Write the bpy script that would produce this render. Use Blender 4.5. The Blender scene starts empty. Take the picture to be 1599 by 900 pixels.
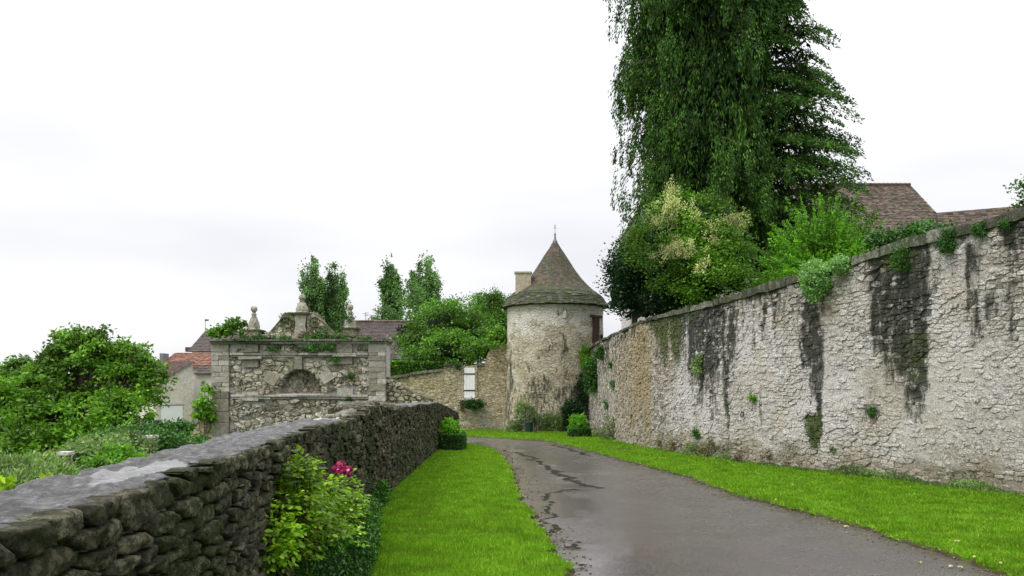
import bpy, math, random
import numpy as np
from mathutils import Vector
random.seed(7); RS = np.random.RandomState(11)
C = bpy.context.scene
COL = C.collection
R = math.radians
# ---------------------------------------------------------------- camera
F = 1244.0            # focal length in pixels of a 1599 px wide picture
HZ = 600.0            # image row of the horizon
cam_d = bpy.data.cameras.new('camera'); cam = bpy.data.objects.new('camera', cam_d); COL.objects.link(cam)
cam_d.sensor_width = 36; cam_d.lens = 36*F/1599; cam_d.shift_y = 150/1599.0
cam_d.clip_start = 0.05; cam_d.clip_end = 20000
cam.location = (0, 0, 0); cam.rotation_euler = (R(90), 0, 0)
C.camera = cam
C.view_settings.view_transform = 'Standard'; C.view_settings.look = 'None'
C.view_settings.exposure = 0.22; C.view_settings.gamma = 1.0
# ---------------------------------------------------------------- world : overcast sky
SUN_EL, SUN_AZ = R(52), R(232)      # azimuth the light comes from, clockwise from +Y
w = bpy.data.worlds.new('World'); C.world = w; w.use_nodes = True
nt = w.node_tree; nt.nodes.clear()
def nn(t, ty, **kw):
    n = t.nodes.new(ty)
    for k, v in kw.items(): setattr(n, k, v)
    return n
out = nn(nt, 'ShaderNodeOutputWorld'); bg = nn(nt, 'ShaderNodeBackground'); bg.inputs[1].default_value = 0.1
sky = nn(nt, 'ShaderNodeTexSky', sky_type='NISHITA'); sky.sun_disc = False
sky.sun_elevation = SUN_EL; sky.sun_rotation = SUN_AZ; sky.air_density = 1.0; sky.dust_density = 3.0
tc = nn(nt, 'ShaderNodeTexCoord'); mp = nn(nt, 'ShaderNodeMapping'); mp.inputs['Scale'].default_value = (1.0, 1.0, 3.6)
mp.inputs['Location'].default_value = (3.1, 0.4, 1.7)
nz = nn(nt, 'ShaderNodeTexNoise'); nz.inputs['Scale'].default_value = 2.1; nz.inputs['Detail'].default_value = 4; nz.inputs['Roughness'].default_value = 0.42
nt.links.new(tc.outputs['Generated'], mp.inputs[0]); nt.links.new(mp.outputs[0], nz.inputs[0])
cr = nn(nt, 'ShaderNodeValToRGB'); cr.color_ramp.elements[0].position = 0.36; cr.color_ramp.elements[1].position = 0.6
cr.color_ramp.elements[0].color = (7.7, 7.75, 8.15, 1); cr.color_ramp.elements[1].color = (9.3, 9.3, 9.45, 1)
nt.links.new(nz.outputs[0], cr.inputs[0])
sx = nn(nt, 'ShaderNodeSeparateXYZ'); nt.links.new(tc.outputs['Generated'], sx.inputs[0])
mr = nn(nt, 'ShaderNodeMapRange'); mr.inputs[1].default_value = 0.0; mr.inputs[2].default_value = 1.0; mr.inputs[3].default_value = 0.96; mr.inputs[4].default_value = 3.5
sq = nn(nt, 'ShaderNodeMath', operation='POWER'); sq.inputs[1].default_value = 2.1; mxz = nn(nt, 'ShaderNodeMath', operation='MAXIMUM'); nt.links.new(sx.outputs[2], mxz.inputs[0]); mxz.inputs[1].default_value = 0.0
nt.links.new(mxz.outputs[0], sq.inputs[0]); nt.links.new(sq.outputs[0], mr.inputs[0])
vm = nn(nt, 'ShaderNodeVectorMath', operation='SCALE'); nt.links.new(cr.outputs[0], vm.inputs[0]); nt.links.new(mr.outputs[0], vm.inputs['Scale'])
mx = nn(nt, 'ShaderNodeMix', data_type='RGBA'); mx.inputs[0].default_value = 0.94
nt.links.new(sky.outputs[0], mx.inputs[6]); nt.links.new(vm.outputs[0], mx.inputs[7])
nt.links.new(mx.outputs[2], bg.inputs[0]); nt.links.new(bg.outputs[0], out.inputs[0])
sd = bpy.data.lights.new('sun', 'SUN'); so = bpy.data.objects.new('sun', sd); COL.objects.link(so)
sd.energy = 1.6; sd.angle = R(22); sd.color = (1.0, 0.94, 0.84)
dv = Vector((math.sin(SUN_AZ)*math.cos(SUN_EL), math.cos(SUN_AZ)*math.cos(SUN_EL), math.sin(SUN_EL)))
so.rotation_euler = dv.to_track_quat('Z', 'Y').to_euler()

# ================================================================ helpers
def zg(Y): return -(1.6 + 0.022*np.maximum(0.0, np.asarray(Y, float)-8.0))
def gpt(px, py):
    """ground point seen at a pixel of the 1599x900 picture"""
    t = (py-HZ)/F
    Y = 1.6/t
    if Y > 8: Y = (1.6-0.176)/(t-0.022)
    return ((px-800)/F*Y, Y)
def wpt(px, py, Y): return ((px-800)/F*Y, Y, (HZ-py)/F*Y)
def hash3(ix, iy, iz):
    h = (ix.astype(np.int64)*374761393 + iy.astype(np.int64)*668265263 + iz.astype(np.int64)*2147483647) & 0xffffffff
    h = ((h ^ (h >> 13))*1274126177) & 0xffffffff
    h = (h ^ (h >> 16)) & 0xffffffff
    return h/4294967295.0
def vn(x, y, z=0.0):
    x, y, z = np.broadcast_arrays(np.asarray(x, float), np.asarray(y, float), np.asarray(z, float))
    x0, y0, z0 = np.floor(x), np.floor(y), np.floor(z)
    fx, fy, fz = x-x0, y-y0, z-z0
    fx, fy, fz = [f*f*(3-2*f) for f in (fx, fy, fz)]
    r = 0
    for dx in (0, 1):
        for dy in (0, 1):
            for dz in (0, 1):
                r = r + hash3(x0+dx, y0+dy, z0+dz)*(fx if dx else 1-fx)*(fy if dy else 1-fy)*(fz if dz else 1-fz)
    return r
def fbm(x, y, z=0.0, o=4):
    r = 0; a = 0.5; s = 0
    for i in range(o):
        r = r + a*vn(np.asarray(x)*2**i+17.3*i, np.asarray(y)*2**i+5.1*i, np.asarray(z)*2**i+9.7*i); s += a; a *= 0.5
    return r/s
def ss(a, b, x):
    t = np.clip((np.asarray(x, float)-a)/(b-a), 0, 1); return t*t*(3-2*t)

def mesh(name, V, Fs, mat, parent=None, attr=None, smooth=False, origin=None):
    V = np.asarray(V, float).reshape(-1, 3)
    me = bpy.data.meshes.new(name)
    if origin is not None: V = V - np.asarray(origin)
    if isinstance(Fs, np.ndarray):
        n, k = Fs.shape
        me.vertices.add(len(V)); me.vertices.foreach_set('co', V.ravel())
        me.loops.add(n*k); me.loops.foreach_set('vertex_index', Fs.ravel().astype(np.int32))
        me.polygons.add(n); me.polygons.foreach_set('loop_start', np.arange(0, n*k, k, dtype=np.int32))
        try: me.polygons.foreach_set('loop_total', np.full(n, k, dtype=np.int32))
        except Exception: pass
        me.update(calc_edges=True)
    else:
        me.from_pydata([tuple(v) for v in V], [], [tuple(f) for f in Fs])
    if smooth: me.polygons.foreach_set('use_smooth', np.ones(len(me.polygons), bool))
    if attr is not None:
        a = me.attributes.new('st', 'FLOAT_COLOR', 'POINT'); a.data.foreach_set('color', np.asarray(attr, np.float32).ravel())
    if isinstance(mat, (list, tuple)):
        for m in mat: me.materials.append(m)
    elif mat: me.materials.append(mat)
    o = bpy.data.objects.new(name, me); COL.objects.link(o)
    if origin is not None: o.location = tuple(origin)
    if parent is not None: o.parent = parent; 
    if parent is not None and origin is not None:
        o.location = Vector(origin) - parent.matrix_basis.translation if parent.type == 'EMPTY' else Vector(origin)
    elif parent is not None and parent.type == 'EMPTY':
        o.location = -parent.matrix_basis.translation
    return o
def thing(name, label, cat, loc=(0, 0, 0), group=None):
    o = bpy.data.objects.new(name, None); COL.objects.link(o); o.location = loc
    o.empty_display_size = 0.2
    tag(o, label, cat, group); return o
def tag(o, label, cat, group=None):
    o['label'] = label; o['category'] = cat
    if group: o['group'] = group
    return o
def structure(o): o['kind'] = 'structure'; return o
def stuff(o): o['kind'] = 'stuff'; return o

class MB:
    def __init__(s): s.V = []; s.F = []
    def add(s, V, Fs):
        b = len(s.V); s.V += [tuple(v) for v in V]; s.F += [tuple(b+i for i in f) for f in Fs]; return s
    def box(s, c, d, rz=0, rx=0, ry=0):
        cx, cy, cz = c; dx, dy, dz = [q/2 for q in d]
        m = Vector
        pts = []
        from mathutils import Euler
        E = Euler((rx, ry, rz)).to_matrix()
        for z in (-dz, dz):
            for x, y in ((-dx, -dy), (dx, -dy), (dx, dy), (-dx, dy)):
                p = E @ Vector((x, y, z)); pts.append((cx+p.x, cy+p.y, cz+p.z))
        return s.add(pts, [(3, 2, 1, 0), (4, 5, 6, 7), (0, 1, 5, 4), (1, 2, 6, 5), (2, 3, 7, 6), (3, 0, 4, 7)])
    def tube(s, pts, rad, n=6):
        pts = [Vector(p) for p in pts]; V = []; Fs = []
        for i, p in enumerate(pts):
            t = (pts[min(i+1, len(pts)-1)]-pts[max(i-1, 0)])
            t = t.normalized() if t.length > 1e-9 else Vector((0, 0, 1))
            a = t.cross(Vector((0.31, 0.9, 0.2))).normalized(); b = t.cross(a)
            r = rad[i] if hasattr(rad, '__len__') else rad
            for k in range(n):
                q = p+a*(r*math.cos(2*math.pi*k/n))+b*(r*math.sin(2*math.pi*k/n)); V.append(q)
        for i in range(len(pts)-1):
            for k in range(n):
                Fs.append((i*n+k, i*n+(k+1) % n, (i+1)*n+(k+1) % n, (i+1)*n+k))
        Fs.append(tuple(range(n))[::-1]); Fs.append(tuple((len(pts)-1)*n+k for k in range(n)))
        return s.add(V, Fs)
    def lathe(s, c, prof, n=20):
        V = []; Fs = []
        for r, z in prof:
            for k in range(n):
                a = 2*math.pi*k/n; V.append((c[0]+r*math.cos(a), c[1]+r*math.sin(a), c[2]+z))
        for i in range(len(prof)-1):
            for k in range(n): Fs.append((i*n+k, i*n+(k+1) % n, (i+1)*n+(k+1) % n, (i+1)*n+k))
        Fs.append(tuple(range(n))[::-1]); Fs.append(tuple((len(prof)-1)*n+k for k in range(n)))
        return s.add(V, Fs)
    def prism(s, poly, y0, y1):
        """poly in (x,z), extruded in y"""
        n = len(poly)
        V = [(x, y0, z) for x, z in poly]+[(x, y1, z) for x, z in poly]
        return s.add(V, [tuple(range(n)), tuple(range(n, 2*n))[::-1]]+[(i, i+n, (i+1) % n+n, (i+1) % n) for i in range(n)])
    def build(s, name, mat, parent=None, smooth=False, attr=None):
        o = mesh(name, s.V, s.F, mat, parent, smooth=smooth, attr=attr)
        return o

# ================================================================ materials
class Mat:
    def __init__(s, name, rough=0.8, spec=0.3):
        s.m = bpy.data.materials.new(name); s.m.use_nodes = True; s.t = s.m.node_tree; s.t.nodes.clear()
        s.out = s.n('ShaderNodeOutputMaterial'); s.p = s.n('ShaderNodeBsdfPrincipled')
        s.p.inputs['Roughness'].default_value = rough; s.p.inputs['Specular IOR Level'].default_value = spec
        s.l(s.p.outputs[0], s.out.inputs[0]); s.co = None
    def n(s, ty, **kw):
        n = s.t.nodes.new(ty)
        for k, v in kw.items(): setattr(n, k, v)
        return n
    def l(s, a, b): s.t.links.new(a, b)
    def pos(s):
        if s.co is None:
            g = s.n('ShaderNodeNewGeometry'); s.geo = g; s.co = g.outputs['Position']
        return s.co
    def noise(s, scale, detail=4, rough=0.55, stretch=None, off=0):
        v = s.pos()
        if stretch or off:
            mp = s.n('ShaderNodeMapping'); mp.inputs['Scale'].default_value = stretch or (1, 1, 1); mp.inputs['Location'].default_value = (off, off*1.3, off*.7)
            s.l(v, mp.inputs[0]); v = mp.outputs[0]
        k = s.n('ShaderNodeTexNoise'); k.inputs['Scale'].default_value = scale; k.inputs['Detail'].default_value = detail; k.inputs['Roughness'].default_value = rough
        s.l(v, k.inputs['Vector']); return k.outputs[0]
    def ramp(s, v, stops):
        k = s.n('ShaderNodeValToRGB'); e = k.color_ramp.elements
        while len(e) < len(stops): e.new(0.5)
        for i, (p, c) in enumerate(stops):
            e[i].position = p; e[i].color = (c, c, c, 1) if not hasattr(c, '__len__') else (*c, 1)
        s.l(v, k.inputs[0]); return k.outputs[0]
    def mix(s, f, a, b, mode='MIX'):
        k = s.n('ShaderNodeMix', data_type='RGBA', blend_type=mode)
        for i, v in ((0, f), (6, a), (7, b)):
            if hasattr(v, 'is_linked') or isinstance(v, bpy.types.NodeSocket): s.l(v, k.inputs[i])
            elif hasattr(v, '__len__'): k.inputs[i].default_value = (*v, 1)
            else: k.inputs[i].default_value = v if i == 0 else (v, v, v, 1)
        return k.outputs[2]
    def math(s, op, a, b=0.0):
        k = s.n('ShaderNodeMath', operation=op)
        for i, v in ((0, a), (1, b)):
            if isinstance(v, bpy.types.NodeSocket): s.l(v, k.inputs[i])
            else: k.inputs[i].default_value = v
        return k.outputs[0]
    def island(s):
        s.pos(); oi = s.n('ShaderNodeObjectInfo')
        return s.math('FRACT', s.math('ADD', s.geo.outputs['Random Per Island'], s.math('MULTIPLY', oi.outputs['Random'], 3.7)))
    def attr(s):
        a = s.n('ShaderNodeAttribute'); a.attribute_name = 'st'
        sp = s.n('ShaderNodeSeparateColor'); s.l(a.outputs['Color'], sp.inputs[0])
        return sp.outputs[0], sp.outputs[1], sp.outputs[2], a.outputs['Alpha']
    def bump(s, h, dist=0.02, strength=1.0):
        b = s.n('ShaderNodeBump'); b.inputs['Distance'].default_value = dist; b.inputs['Strength'].default_value = strength
        s.l(h, b.inputs['Height']); s.l(b.outputs[0], s.p.inputs['Normal']); return b
    def base(s, c):
        if isinstance(c, bpy.types.NodeSocket): s.l(c, s.p.inputs['Base Color'])
        else: s.p.inputs['Base Color'].default_value = (*c, 1)

def masonry(name, a, b, c, grain=9.0, dark=(0.022, 0.025, 0.019), ochre=(0.34, 0.265, 0.12), moss=(0.05, 0.075, 0.012), white=(0.58, 0.555, 0.53), bump=0.018, cells=0, speck=0.5, rough=0.85, contrast=1.0):
    """stone / plaster; the point attribute st = dark stain, ochre lichen, moss, whitewash"""
    M = Mat(name, rough, 0.25)
    n1 = M.noise(1.3, 5, 0.6); n2 = M.noise(grain, 8, 0.72); n3 = M.noise(grain*3.6, 5, 0.75, off=3); n4 = M.noise(grain*1.7, 6, .75, off=11)
    col = M.mix(M.ramp(n1, [(0.35, 0.0), (0.65, 1.0)]), a, b)
    col = M.mix(M.ramp(n2, [(0.46, 0.0), (0.58, 1.0)]), col, c)
    if contrast:
        isl = M.island(); col = M.mix(contrast, col, M.ramp(isl, [(0.0, (0.42, 0.42, 0.40)), (0.35, (0.8, 0.77, 0.72)), (0.7, (1.0, 1.0, 1.0)), (1.0, (1.3, 1.28, 1.26))]), 'MULTIPLY')
    r_, g_, b_, w_ = M.attr()
    wn = M.math('ADD', M.math('MULTIPLY', w_, 1.1), M.math('MULTIPLY', M.math('SUBTRACT', n4, 0.60), 2.4)); wn = M.ramp(wn, [(0.1, 0.0), (0.55, .95)])
    col = M.mix(wn, col, white)
    gn = M.math('MULTIPLY', g_, M.ramp(n2, [(0.36, 0.15), (0.6, 1.0)]))
    col = M.mix(gn, col, ochre)
    vz = M.noise(6.0, 6, 0.7, stretch=(1.5, 1.5, 0.4), off=8)
    nz_ = M.math('ADD', M.math('MULTIPLY', vz, 0.45), M.math('ADD', M.math('MULTIPLY', n3, .3), M.math('MULTIPLY', n4, .25)))
    rn = M.math('ADD', M.math('MULTIPLY', r_, 1.15), M.math('MULTIPLY', M.math('SUBTRACT', nz_, 0.56), 6.5))
    if contrast: rn = M.math('SUBTRACT', rn, M.math('MULTIPLY', M.ramp(isl, [(0.80, 0.0), (0.82, 1.0)]), .3))
    rn = M.ramp(rn, [(0.22, 0.0), (0.55, 0.72), (0.9, 0.95)])
    rn = M.math('MULTIPLY', rn, M.ramp(r_, [(0.0, 0.0), (0.35, 1.0)]))
    col = M.mix(rn, col, dark)
    mn = M.math('ADD', M.math('MULTIPLY', b_, 1.2), M.math('MULTIPLY', M.math('SUBTRACT', n4, 0.58), 4.0)); mn = M.ramp(mn, [(0.1, 0.0), (0.7, .95)])
    mn = M.math('MULTIPLY', mn, M.ramp(b_, [(0.0, 0.0), (0.3, 1.0)]))
    col = M.mix(mn, col, moss)
    sp = M.ramp(n3, [(0.36, 0.12), (0.47, .9), (0.6, 1.15)])
    col = M.mix(speck, col, sp, 'MULTIPLY')
    h = M.math('ADD', n2, M.math('MULTIPLY', n3, 0.5))
    if cells:
        mp = M.n('ShaderNodeMapping'); mp.inputs['Scale'].default_value = (1, 1, 2.3)
        wv = M.n('ShaderNodeVectorMath', operation='ADD'); ns = M.n('ShaderNodeTexNoise'); ns.inputs['Scale'].default_value = 3.0; M.l(M.pos(), ns.inputs['Vector'])
        sv = M.n('ShaderNodeVectorMath', operation='SCALE'); sv.inputs['Scale'].default_value = .25; M.l(ns.outputs['Color'], sv.inputs[0]); M.l(M.pos(), wv.inputs[0]); M.l(sv.outputs[0], wv.inputs[1]); M.l(wv.outputs[0], mp.inputs[0])
        vr = M.n('ShaderNodeTexVoronoi', feature='DISTANCE_TO_EDGE'); vr.inputs['Scale'].default_value = cells; M.l(mp.outputs[0], vr.inputs['Vector'])
        e = M.ramp(vr.outputs[0], [(0.0, 0.0), (0.11, 1.0)]); h = M.math('ADD', h, M.math('MULTIPLY', e, 0.7))
        vc = M.n('ShaderNodeTexVoronoi'); vc.inputs['Scale'].default_value = cells; M.l(mp.outputs[0], vc.inputs['Vector'])
        sc = M.n('ShaderNodeSeparateColor'); M.l(vc.outputs['Color'], sc.inputs[0])
        keep = M.math('MULTIPLY', M.math('SUBTRACT', 1.0, w_), M.ramp(M.noise(0.9, 5, .7, off=5), [(0.38, 0.1), (0.55, 1.0)]))
        col = M.mix(M.math('MULTIPLY', keep, 0.75), col, M.mix(1.0, M.ramp(e, [(0, 0.35), (1, 1.0)]), M.ramp(sc.outputs[0], [(0, 0.6), (1, 1.25)]), 'MULTIPLY'), 'MULTIPLY')
    M.base(col)
    M.bump(h, bump*1.8); return M.m

def leafmat(name, c1, c2, c3=None, trans=0.35, rough=0.45, spec=0.35, cl=0.6, con=0.8):
    M = Mat(name, rough, spec)
    i = M.island(); n = M.noise(cl, 3)
    col = M.ramp(i, [(0.0, c1), (1.0, c2)] if c3 is None else [(0.0, c1), (0.75, c2), (1.0, c3)])
    col = M.mix(con, col, M.ramp(n, [(0.36, 0.38), (0.5, .9), (0.64, 1.5)]), 'MULTIPLY'); M.base(col)
    tr = M.n('ShaderNodeBsdfTranslucent'); M.l(M.mix(1.0, col, (1.15, 1.25, 0.6), 'MULTIPLY'), tr.inputs[0])
    mxs = M.n('ShaderNodeMixShader'); mxs.inputs[0].default_value = trans
    M.l(M.p.outputs[0], mxs.inputs[1]); M.l(tr.outputs[0], mxs.inputs[2]); M.l(mxs.outputs[0], M.out.inputs[0])
    return M.m
def plain(name, c, rough=0.7, var=0.25, scale=6, bump=0.0, metal=0, spec=0.3, c2=None):
    M = Mat(name, rough, spec); n = M.noise(scale, 5, 0.6)
    lo = tuple(x*(1-var) for x in c); hi = c2 or tuple(x*(1+var) for x in c)
    M.base(M.ramp(n, [(0.3, lo), (0.7, hi)])); M.p.inputs['Metallic'].default_value = metal
    if bump: M.bump(n, bump)
    return M.m
def tilemat(name, cs, mossamt=0.0):
    M = Mat(name, 0.75, 0.3); i = M.island()
    col = M.ramp(i, [(k/(len(cs)-1), c) for k, c in enumerate(cs)])
    n = M.noise(1.2, 5, 0.6); col = M.mix(0.8, col, M.ramp(n, [(0.3, 0.6), (0.7, 1.25)]), 'MULTIPLY')
    if mossamt:
        n2 = M.noise(3.0, 5, 0.7, off=2); col = M.mix(M.ramp(n2, [(0.62-mossamt*0.25, 0.0), (0.72-mossamt*.25, 0.85)]), col, (0.045, 0.06, 0.015))
    M.base(col); M.bump(M.noise(20, 3), 0.01); return M.m

m_rwall = masonry('white_rubble_limestone', (0.41, 0.385, 0.345), (0.31, 0.28, 0.225), (0.52, 0.50, 0.475), grain=9, bump=0.02, dark=(0.018, 0.023, 0.014), speck=.95, white=(.60, .575, .56))
m_rmort = masonry('lime_mortar', (0.33, 0.30, 0.26), (0.25, 0.215, 0.16), (0.38, 0.355, 0.32), grain=10, bump=0.028, contrast=0, dark=(0.024, 0.028, 0.02))
m_lwall = masonry('dark_mossy_rubble', (0.026, 0.028, 0.014), (0.06, 0.056, 0.03), (0.19, 0.185, 0.12), grain=15, bump=0.03, moss=(0.03, 0.05, 0.008), speck=1.0, dark=(.007, .008, .005))
m_lmort = masonry('dark_earth_joint', (0.006, 0.006, 0.004), (0.012, 0.012, 0.008), (0.008, 0.012, 0.004), grain=14, bump=0.03, contrast=0)
m_gate = masonry('pale_lichened_rubble', (0.44, 0.42, 0.33), (0.31, 0.295, 0.22), (0.58, 0.56, 0.48), grain=9, bump=0.03, moss=(0.06, 0.09, 0.012), speck=0.5)
m_gmort = masonry('ochre_joint_mortar', (0.08, 0.075, 0.05), (0.045, 0.045, 0.03), (0.14, 0.125, 0.085), grain=12, bump=0.03, contrast=0)
m_ashlar = masonry('grey_ashlar', (0.33, 0.32, 0.28), (0.25, 0.24, 0.20), (0.41, 0.40, 0.36), grain=8, bump=0.012, moss=(0.06, 0.085, 0.012), speck=0.3)
m_plaster = masonry('old_lime_plaster', (0.50, 0.44, 0.31), (0.36, 0.325, 0.23), (0.48, 0.44, 0.36), grain=6, bump=0.02, cells=3.6, contrast=0, white=(0.60, 0.57, 0.52), dark=(.035, .037, .022))
m_back = masonry('tan_coursed_rubble', (0.52, 0.43, 0.26), (0.40, 0.34, 0.21), (0.54, 0.49, 0.37), grain=6, bump=0.03, cells=4.2, contrast=0)
m_tan = masonry('tan_render', (0.50, 0.44, 0.33), (0.42, 0.37, 0.28), (0.52, 0.47, 0.38), grain=3, bump=0.01, contrast=0)
m_cop = masonry('grey_coping_stone', (0.13, 0.13, 0.11), (0.075, 0.078, 0.06), (0.22, 0.215, 0.19), grain=8, bump=0.02, speck=0.6, dark=(0.03, 0.033, 0.025))
m_fol_walnut = leafmat('walnut_leaves', (0.055, 0.14, 0.012), (0.13, 0.29, 0.025), (0.26, 0.46, 0.06), trans=0.4)
m_fol_mid = leafmat('garden_tree_leaves', (0.05, 0.13, 0.016), (0.11, 0.25, 0.028), (0.20, 0.38, 0.05))
m_fol_pop = leafmat('poplar_leaves', (0.08, 0.17, 0.05), (0.14, 0.27, 0.08), (0.22, 0.38, 0.13))
m_fol_con = leafmat('dark_conifer_sprays', (0.020, 0.058, 0.010), (0.048, 0.12, 0.016), (0.12, 0.24, 0.025), trans=0.2, rough=0.6, spec=0.15, cl=1.3)
m_fol_spr = leafmat('spruce_sprays', (0.022, 0.065, 0.010), (0.052, 0.13, 0.016), (0.12, 0.25, 0.028), trans=0.2, rough=0.6, spec=0.15, cl=1.2)
m_fol_dark = leafmat('dark_laurel_leaves', (0.006, 0.028, 0.008), (0.014, 0.055, 0.012), (0.03, 0.10, 0.018), trans=0.15, rough=0.3, spec=0.4)
m_fol_priv = leafmat('privet_leaves', (0.05, 0.13, 0.01), (0.10, 0.24, 0.014), (0.20, 0.36, 0.025), trans=0.35)
m_blos = leafmat('cream_blossom', (0.40, 0.44, 0.17), (0.62, 0.63, 0.36), trans=0.3, rough=0.8, spec=0.1)
m_fol_bright = leafmat('bright_feathery_leaves', (0.06, 0.17, 0.01), (0.12, 0.32, 0.016), (0.24, 0.50, 0.03), trans=0.4)
m_fol_pale = leafmat('pale_wall_plant_leaves', (0.10, 0.24, 0.06), (0.20, 0.38, 0.12), (0.34, 0.50, 0.2), trans=0.35)
m_fol_rose = leafmat('rose_leaves', (0.09, 0.20, 0.01), (0.22, 0.40, 0.015), (0.46, 0.62, 0.05), trans=0.45, cl=3)
m_fol_box = leafmat('box_hedge_leaves', (0.014, 0.06, 0.006), (0.045, 0.16, 0.008), (0.11, 0.32, 0.014), trans=0.2, cl=2.5)
m_fol_ivy = leafmat('ivy_leaves', (0.02, 0.08, 0.01), (0.05, 0.17, 0.015), (0.10, 0.27, 0.03), trans=0.25)
m_dead = leafmat('withered_brown_leaves', (0.10, 0.09, 0.04), (0.20, 0.16, 0.07), (0.14, 0.19, 0.05), trans=0.2)
m_fol_weed = leafmat('grey_green_weeds', (0.10, 0.17, 0.05), (0.17, 0.27, 0.08), (0.28, 0.40, 0.13), trans=0.3)
m_fol_purple = leafmat('purple_shrub_leaves', (0.02, 0.015, 0.02), (0.05, 0.03, 0.045), trans=0.2)
m_grassb = leafmat('grass_blades', (0.088, 0.20, 0.009), (0.165, 0.35, 0.014), (0.32, 0.45, 0.05), trans=0.4, rough=0.6, spec=0.15, cl=3.0, con=.35)
m_pink = leafmat('magenta_petals', (0.30, 0.01, 0.08), (0.48, 0.03, 0.18), (0.65, 0.2, 0.4), trans=0.3, cl=20)
m_bark = plain('grey_brown_bark', (0.08, 0.06, 0.045), 0.9, 0.4, 12, 0.02)
m_core = plain('painted_shade_core', (0.008, 0.02, 0.005), 0.95, 0.3, 3)  # near-black: the shade deep inside crowns is put into this colour
m_wood = plain('red_brown_board', (0.06, 0.03, 0.02), 0.7, 0.35, 15, 0.01)
m_white = plain('white_paint', (0.78, 0.78, 0.78), 0.5, 0.05, 4)
m_iron = plain('rusty_iron', (0.035, 0.03, 0.03), 0.6, 0.3, 20, metal=0.3)
m_bin = plain('dark_green_plastic', (0.012, 0.035, 0.03), 0.4, 0.2, 5)
m_lead = plain('grey_lead', (0.16, 0.17, 0.18), 0.5, 0.2, 8)
m_pinkw = masonry('pinkish_render', (0.48, 0.38, 0.33), (0.42, 0.33, 0.28), (0.52, 0.43, 0.37), grain=4, bump=0.01, contrast=0)
m_cream = masonry('streaked_cream_render', (0.62, 0.57, 0.47), (0.52, 0.47, 0.38), (0.66, 0.62, 0.54), grain=3, bump=0.01, contrast=0)
m_tile_tower = tilemat('mottled_tower_tiles', [(0.045, 0.038, 0.032), (0.078, 0.064, 0.05), (0.072, 0.068, 0.058), (0.13, 0.075, 0.048), (0.12, 0.115, 0.095)], 0.55)
m_slab = tilemat('mossy_stone_slates', [(0.025, 0.027, 0.018), (0.06, 0.062, 0.045), (0.12, 0.12, 0.095)], 0.75)
m_tile_brown = tilemat('brown_roof_tiles', [(0.04, 0.03, 0.024), (0.085, 0.06, 0.042), (0.07, 0.058, 0.048), (0.15, 0.098, 0.066), (0.12, 0.11, 0.09)], 0.2)
m_tile_dark = tilemat('dark_roof_tiles', [(0.05, 0.042, 0.04), (0.085, 0.064, 0.057), (0.075, 0.066, 0.062)], 0.1)
m_tile_red = tilemat('orange_red_roof_tiles', [(0.16, 0.07, 0.05), (0.23, 0.11, 0.07), (0.22, 0.13, 0.095)], 0.05)
m_tile_maroon = tilemat('maroon_roof_tiles', [(0.07, 0.038, 0.034), (0.11, 0.055, 0.047), (0.095, 0.06, 0.055)], 0.0)
m_ground = plain('valley_ground', (0.06, 0.14, 0.025), 0.9, 0.4, 0.05)
m_soil = plain('garden_soil_and_grass', (0.035, 0.07, 0.015), 0.95, 0.4, 1.5)

# ================================================================ road, lawn, ground
road_px_L = [(1100, 1500), (960, 1040), (890, 915), (883, 898), (876, 862), (849, 831), (831, 807), (813, 779), (811, 754), (802, 735), (790, 719.5), (776, 705), (759, 698.5), (738, 695), (722, 694)]
road_px_R = [(722, 682.5), (760, 683.5), (800, 686), (858, 690), (930, 708), (988, 724), (1077, 748), (1141, 773), (1200, 788), (1316, 819), (1460, 865), (1547, 894), (1750, 960), (2500, 1250)]
rl = [gpt(*p) for p in road_px_L]; rr = [gpt(*p) for p in road_px_R]
road_poly = [(0.9, -4)] + rl + [(-3.2, rl[-1][1]+0.05), (-14, rl[-1][1]+1.5), (-14, rr[0][1]+1.5), (-3.2, rr[0][1]+0.1)] + rr + [(4.2, -4)]
def sdist(x, y, poly):
    x = np.asarray(x, float); y = np.asarray(y, float); d = np.full(x.shape, 1e9); ins = np.zeros(x.shape, bool)
    n = len(poly)
    for i in range(n):
        ax, ay = poly[i]; bx, by = poly[(i+1) % n]
        vx, vy = bx-ax, by-ay; t = np.clip(((x-ax)*vx+(y-ay)*vy)/(vx*vx+vy*vy+1e-12), 0, 1)
        d = np.minimum(d, np.hypot(x-ax-t*vx, y-ay-t*vy))
        c = ((ay > y) != (by > y)) & (x < (bx-ax)*(y-ay)/((by-ay) if abs(by-ay) > 1e-12 else 1e-12)+ax)
        ins ^= c
    return np.where(ins, -d, d)
def pdist(x, y, pts):
    d = np.full(np.shape(x), 1e9)
    for (ax, ay), (bx, by) in zip(pts[:-1], pts[1:]):
        vx, vy = bx-ax, by-ay; t = np.clip(((x-ax)*vx+(y-ay)*vy)/(vx*vx+vy*vy+1e-12), 0, 1)
        d = np.minimum(d, np.hypot(x-ax-t*vx, y-ay-t*vy))
    return d
def edge_wob(x, y): return (fbm(x*1.6, y*1.6, 0, 4)-0.5)*0.26 + (vn(x*8, y*8)-0.5)*0.10 + (vn(x*21, y*21)-0.5)*0.07
def road_sd(x, y): return sdist(x, y, road_poly)+edge_wob(x, y)

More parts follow.
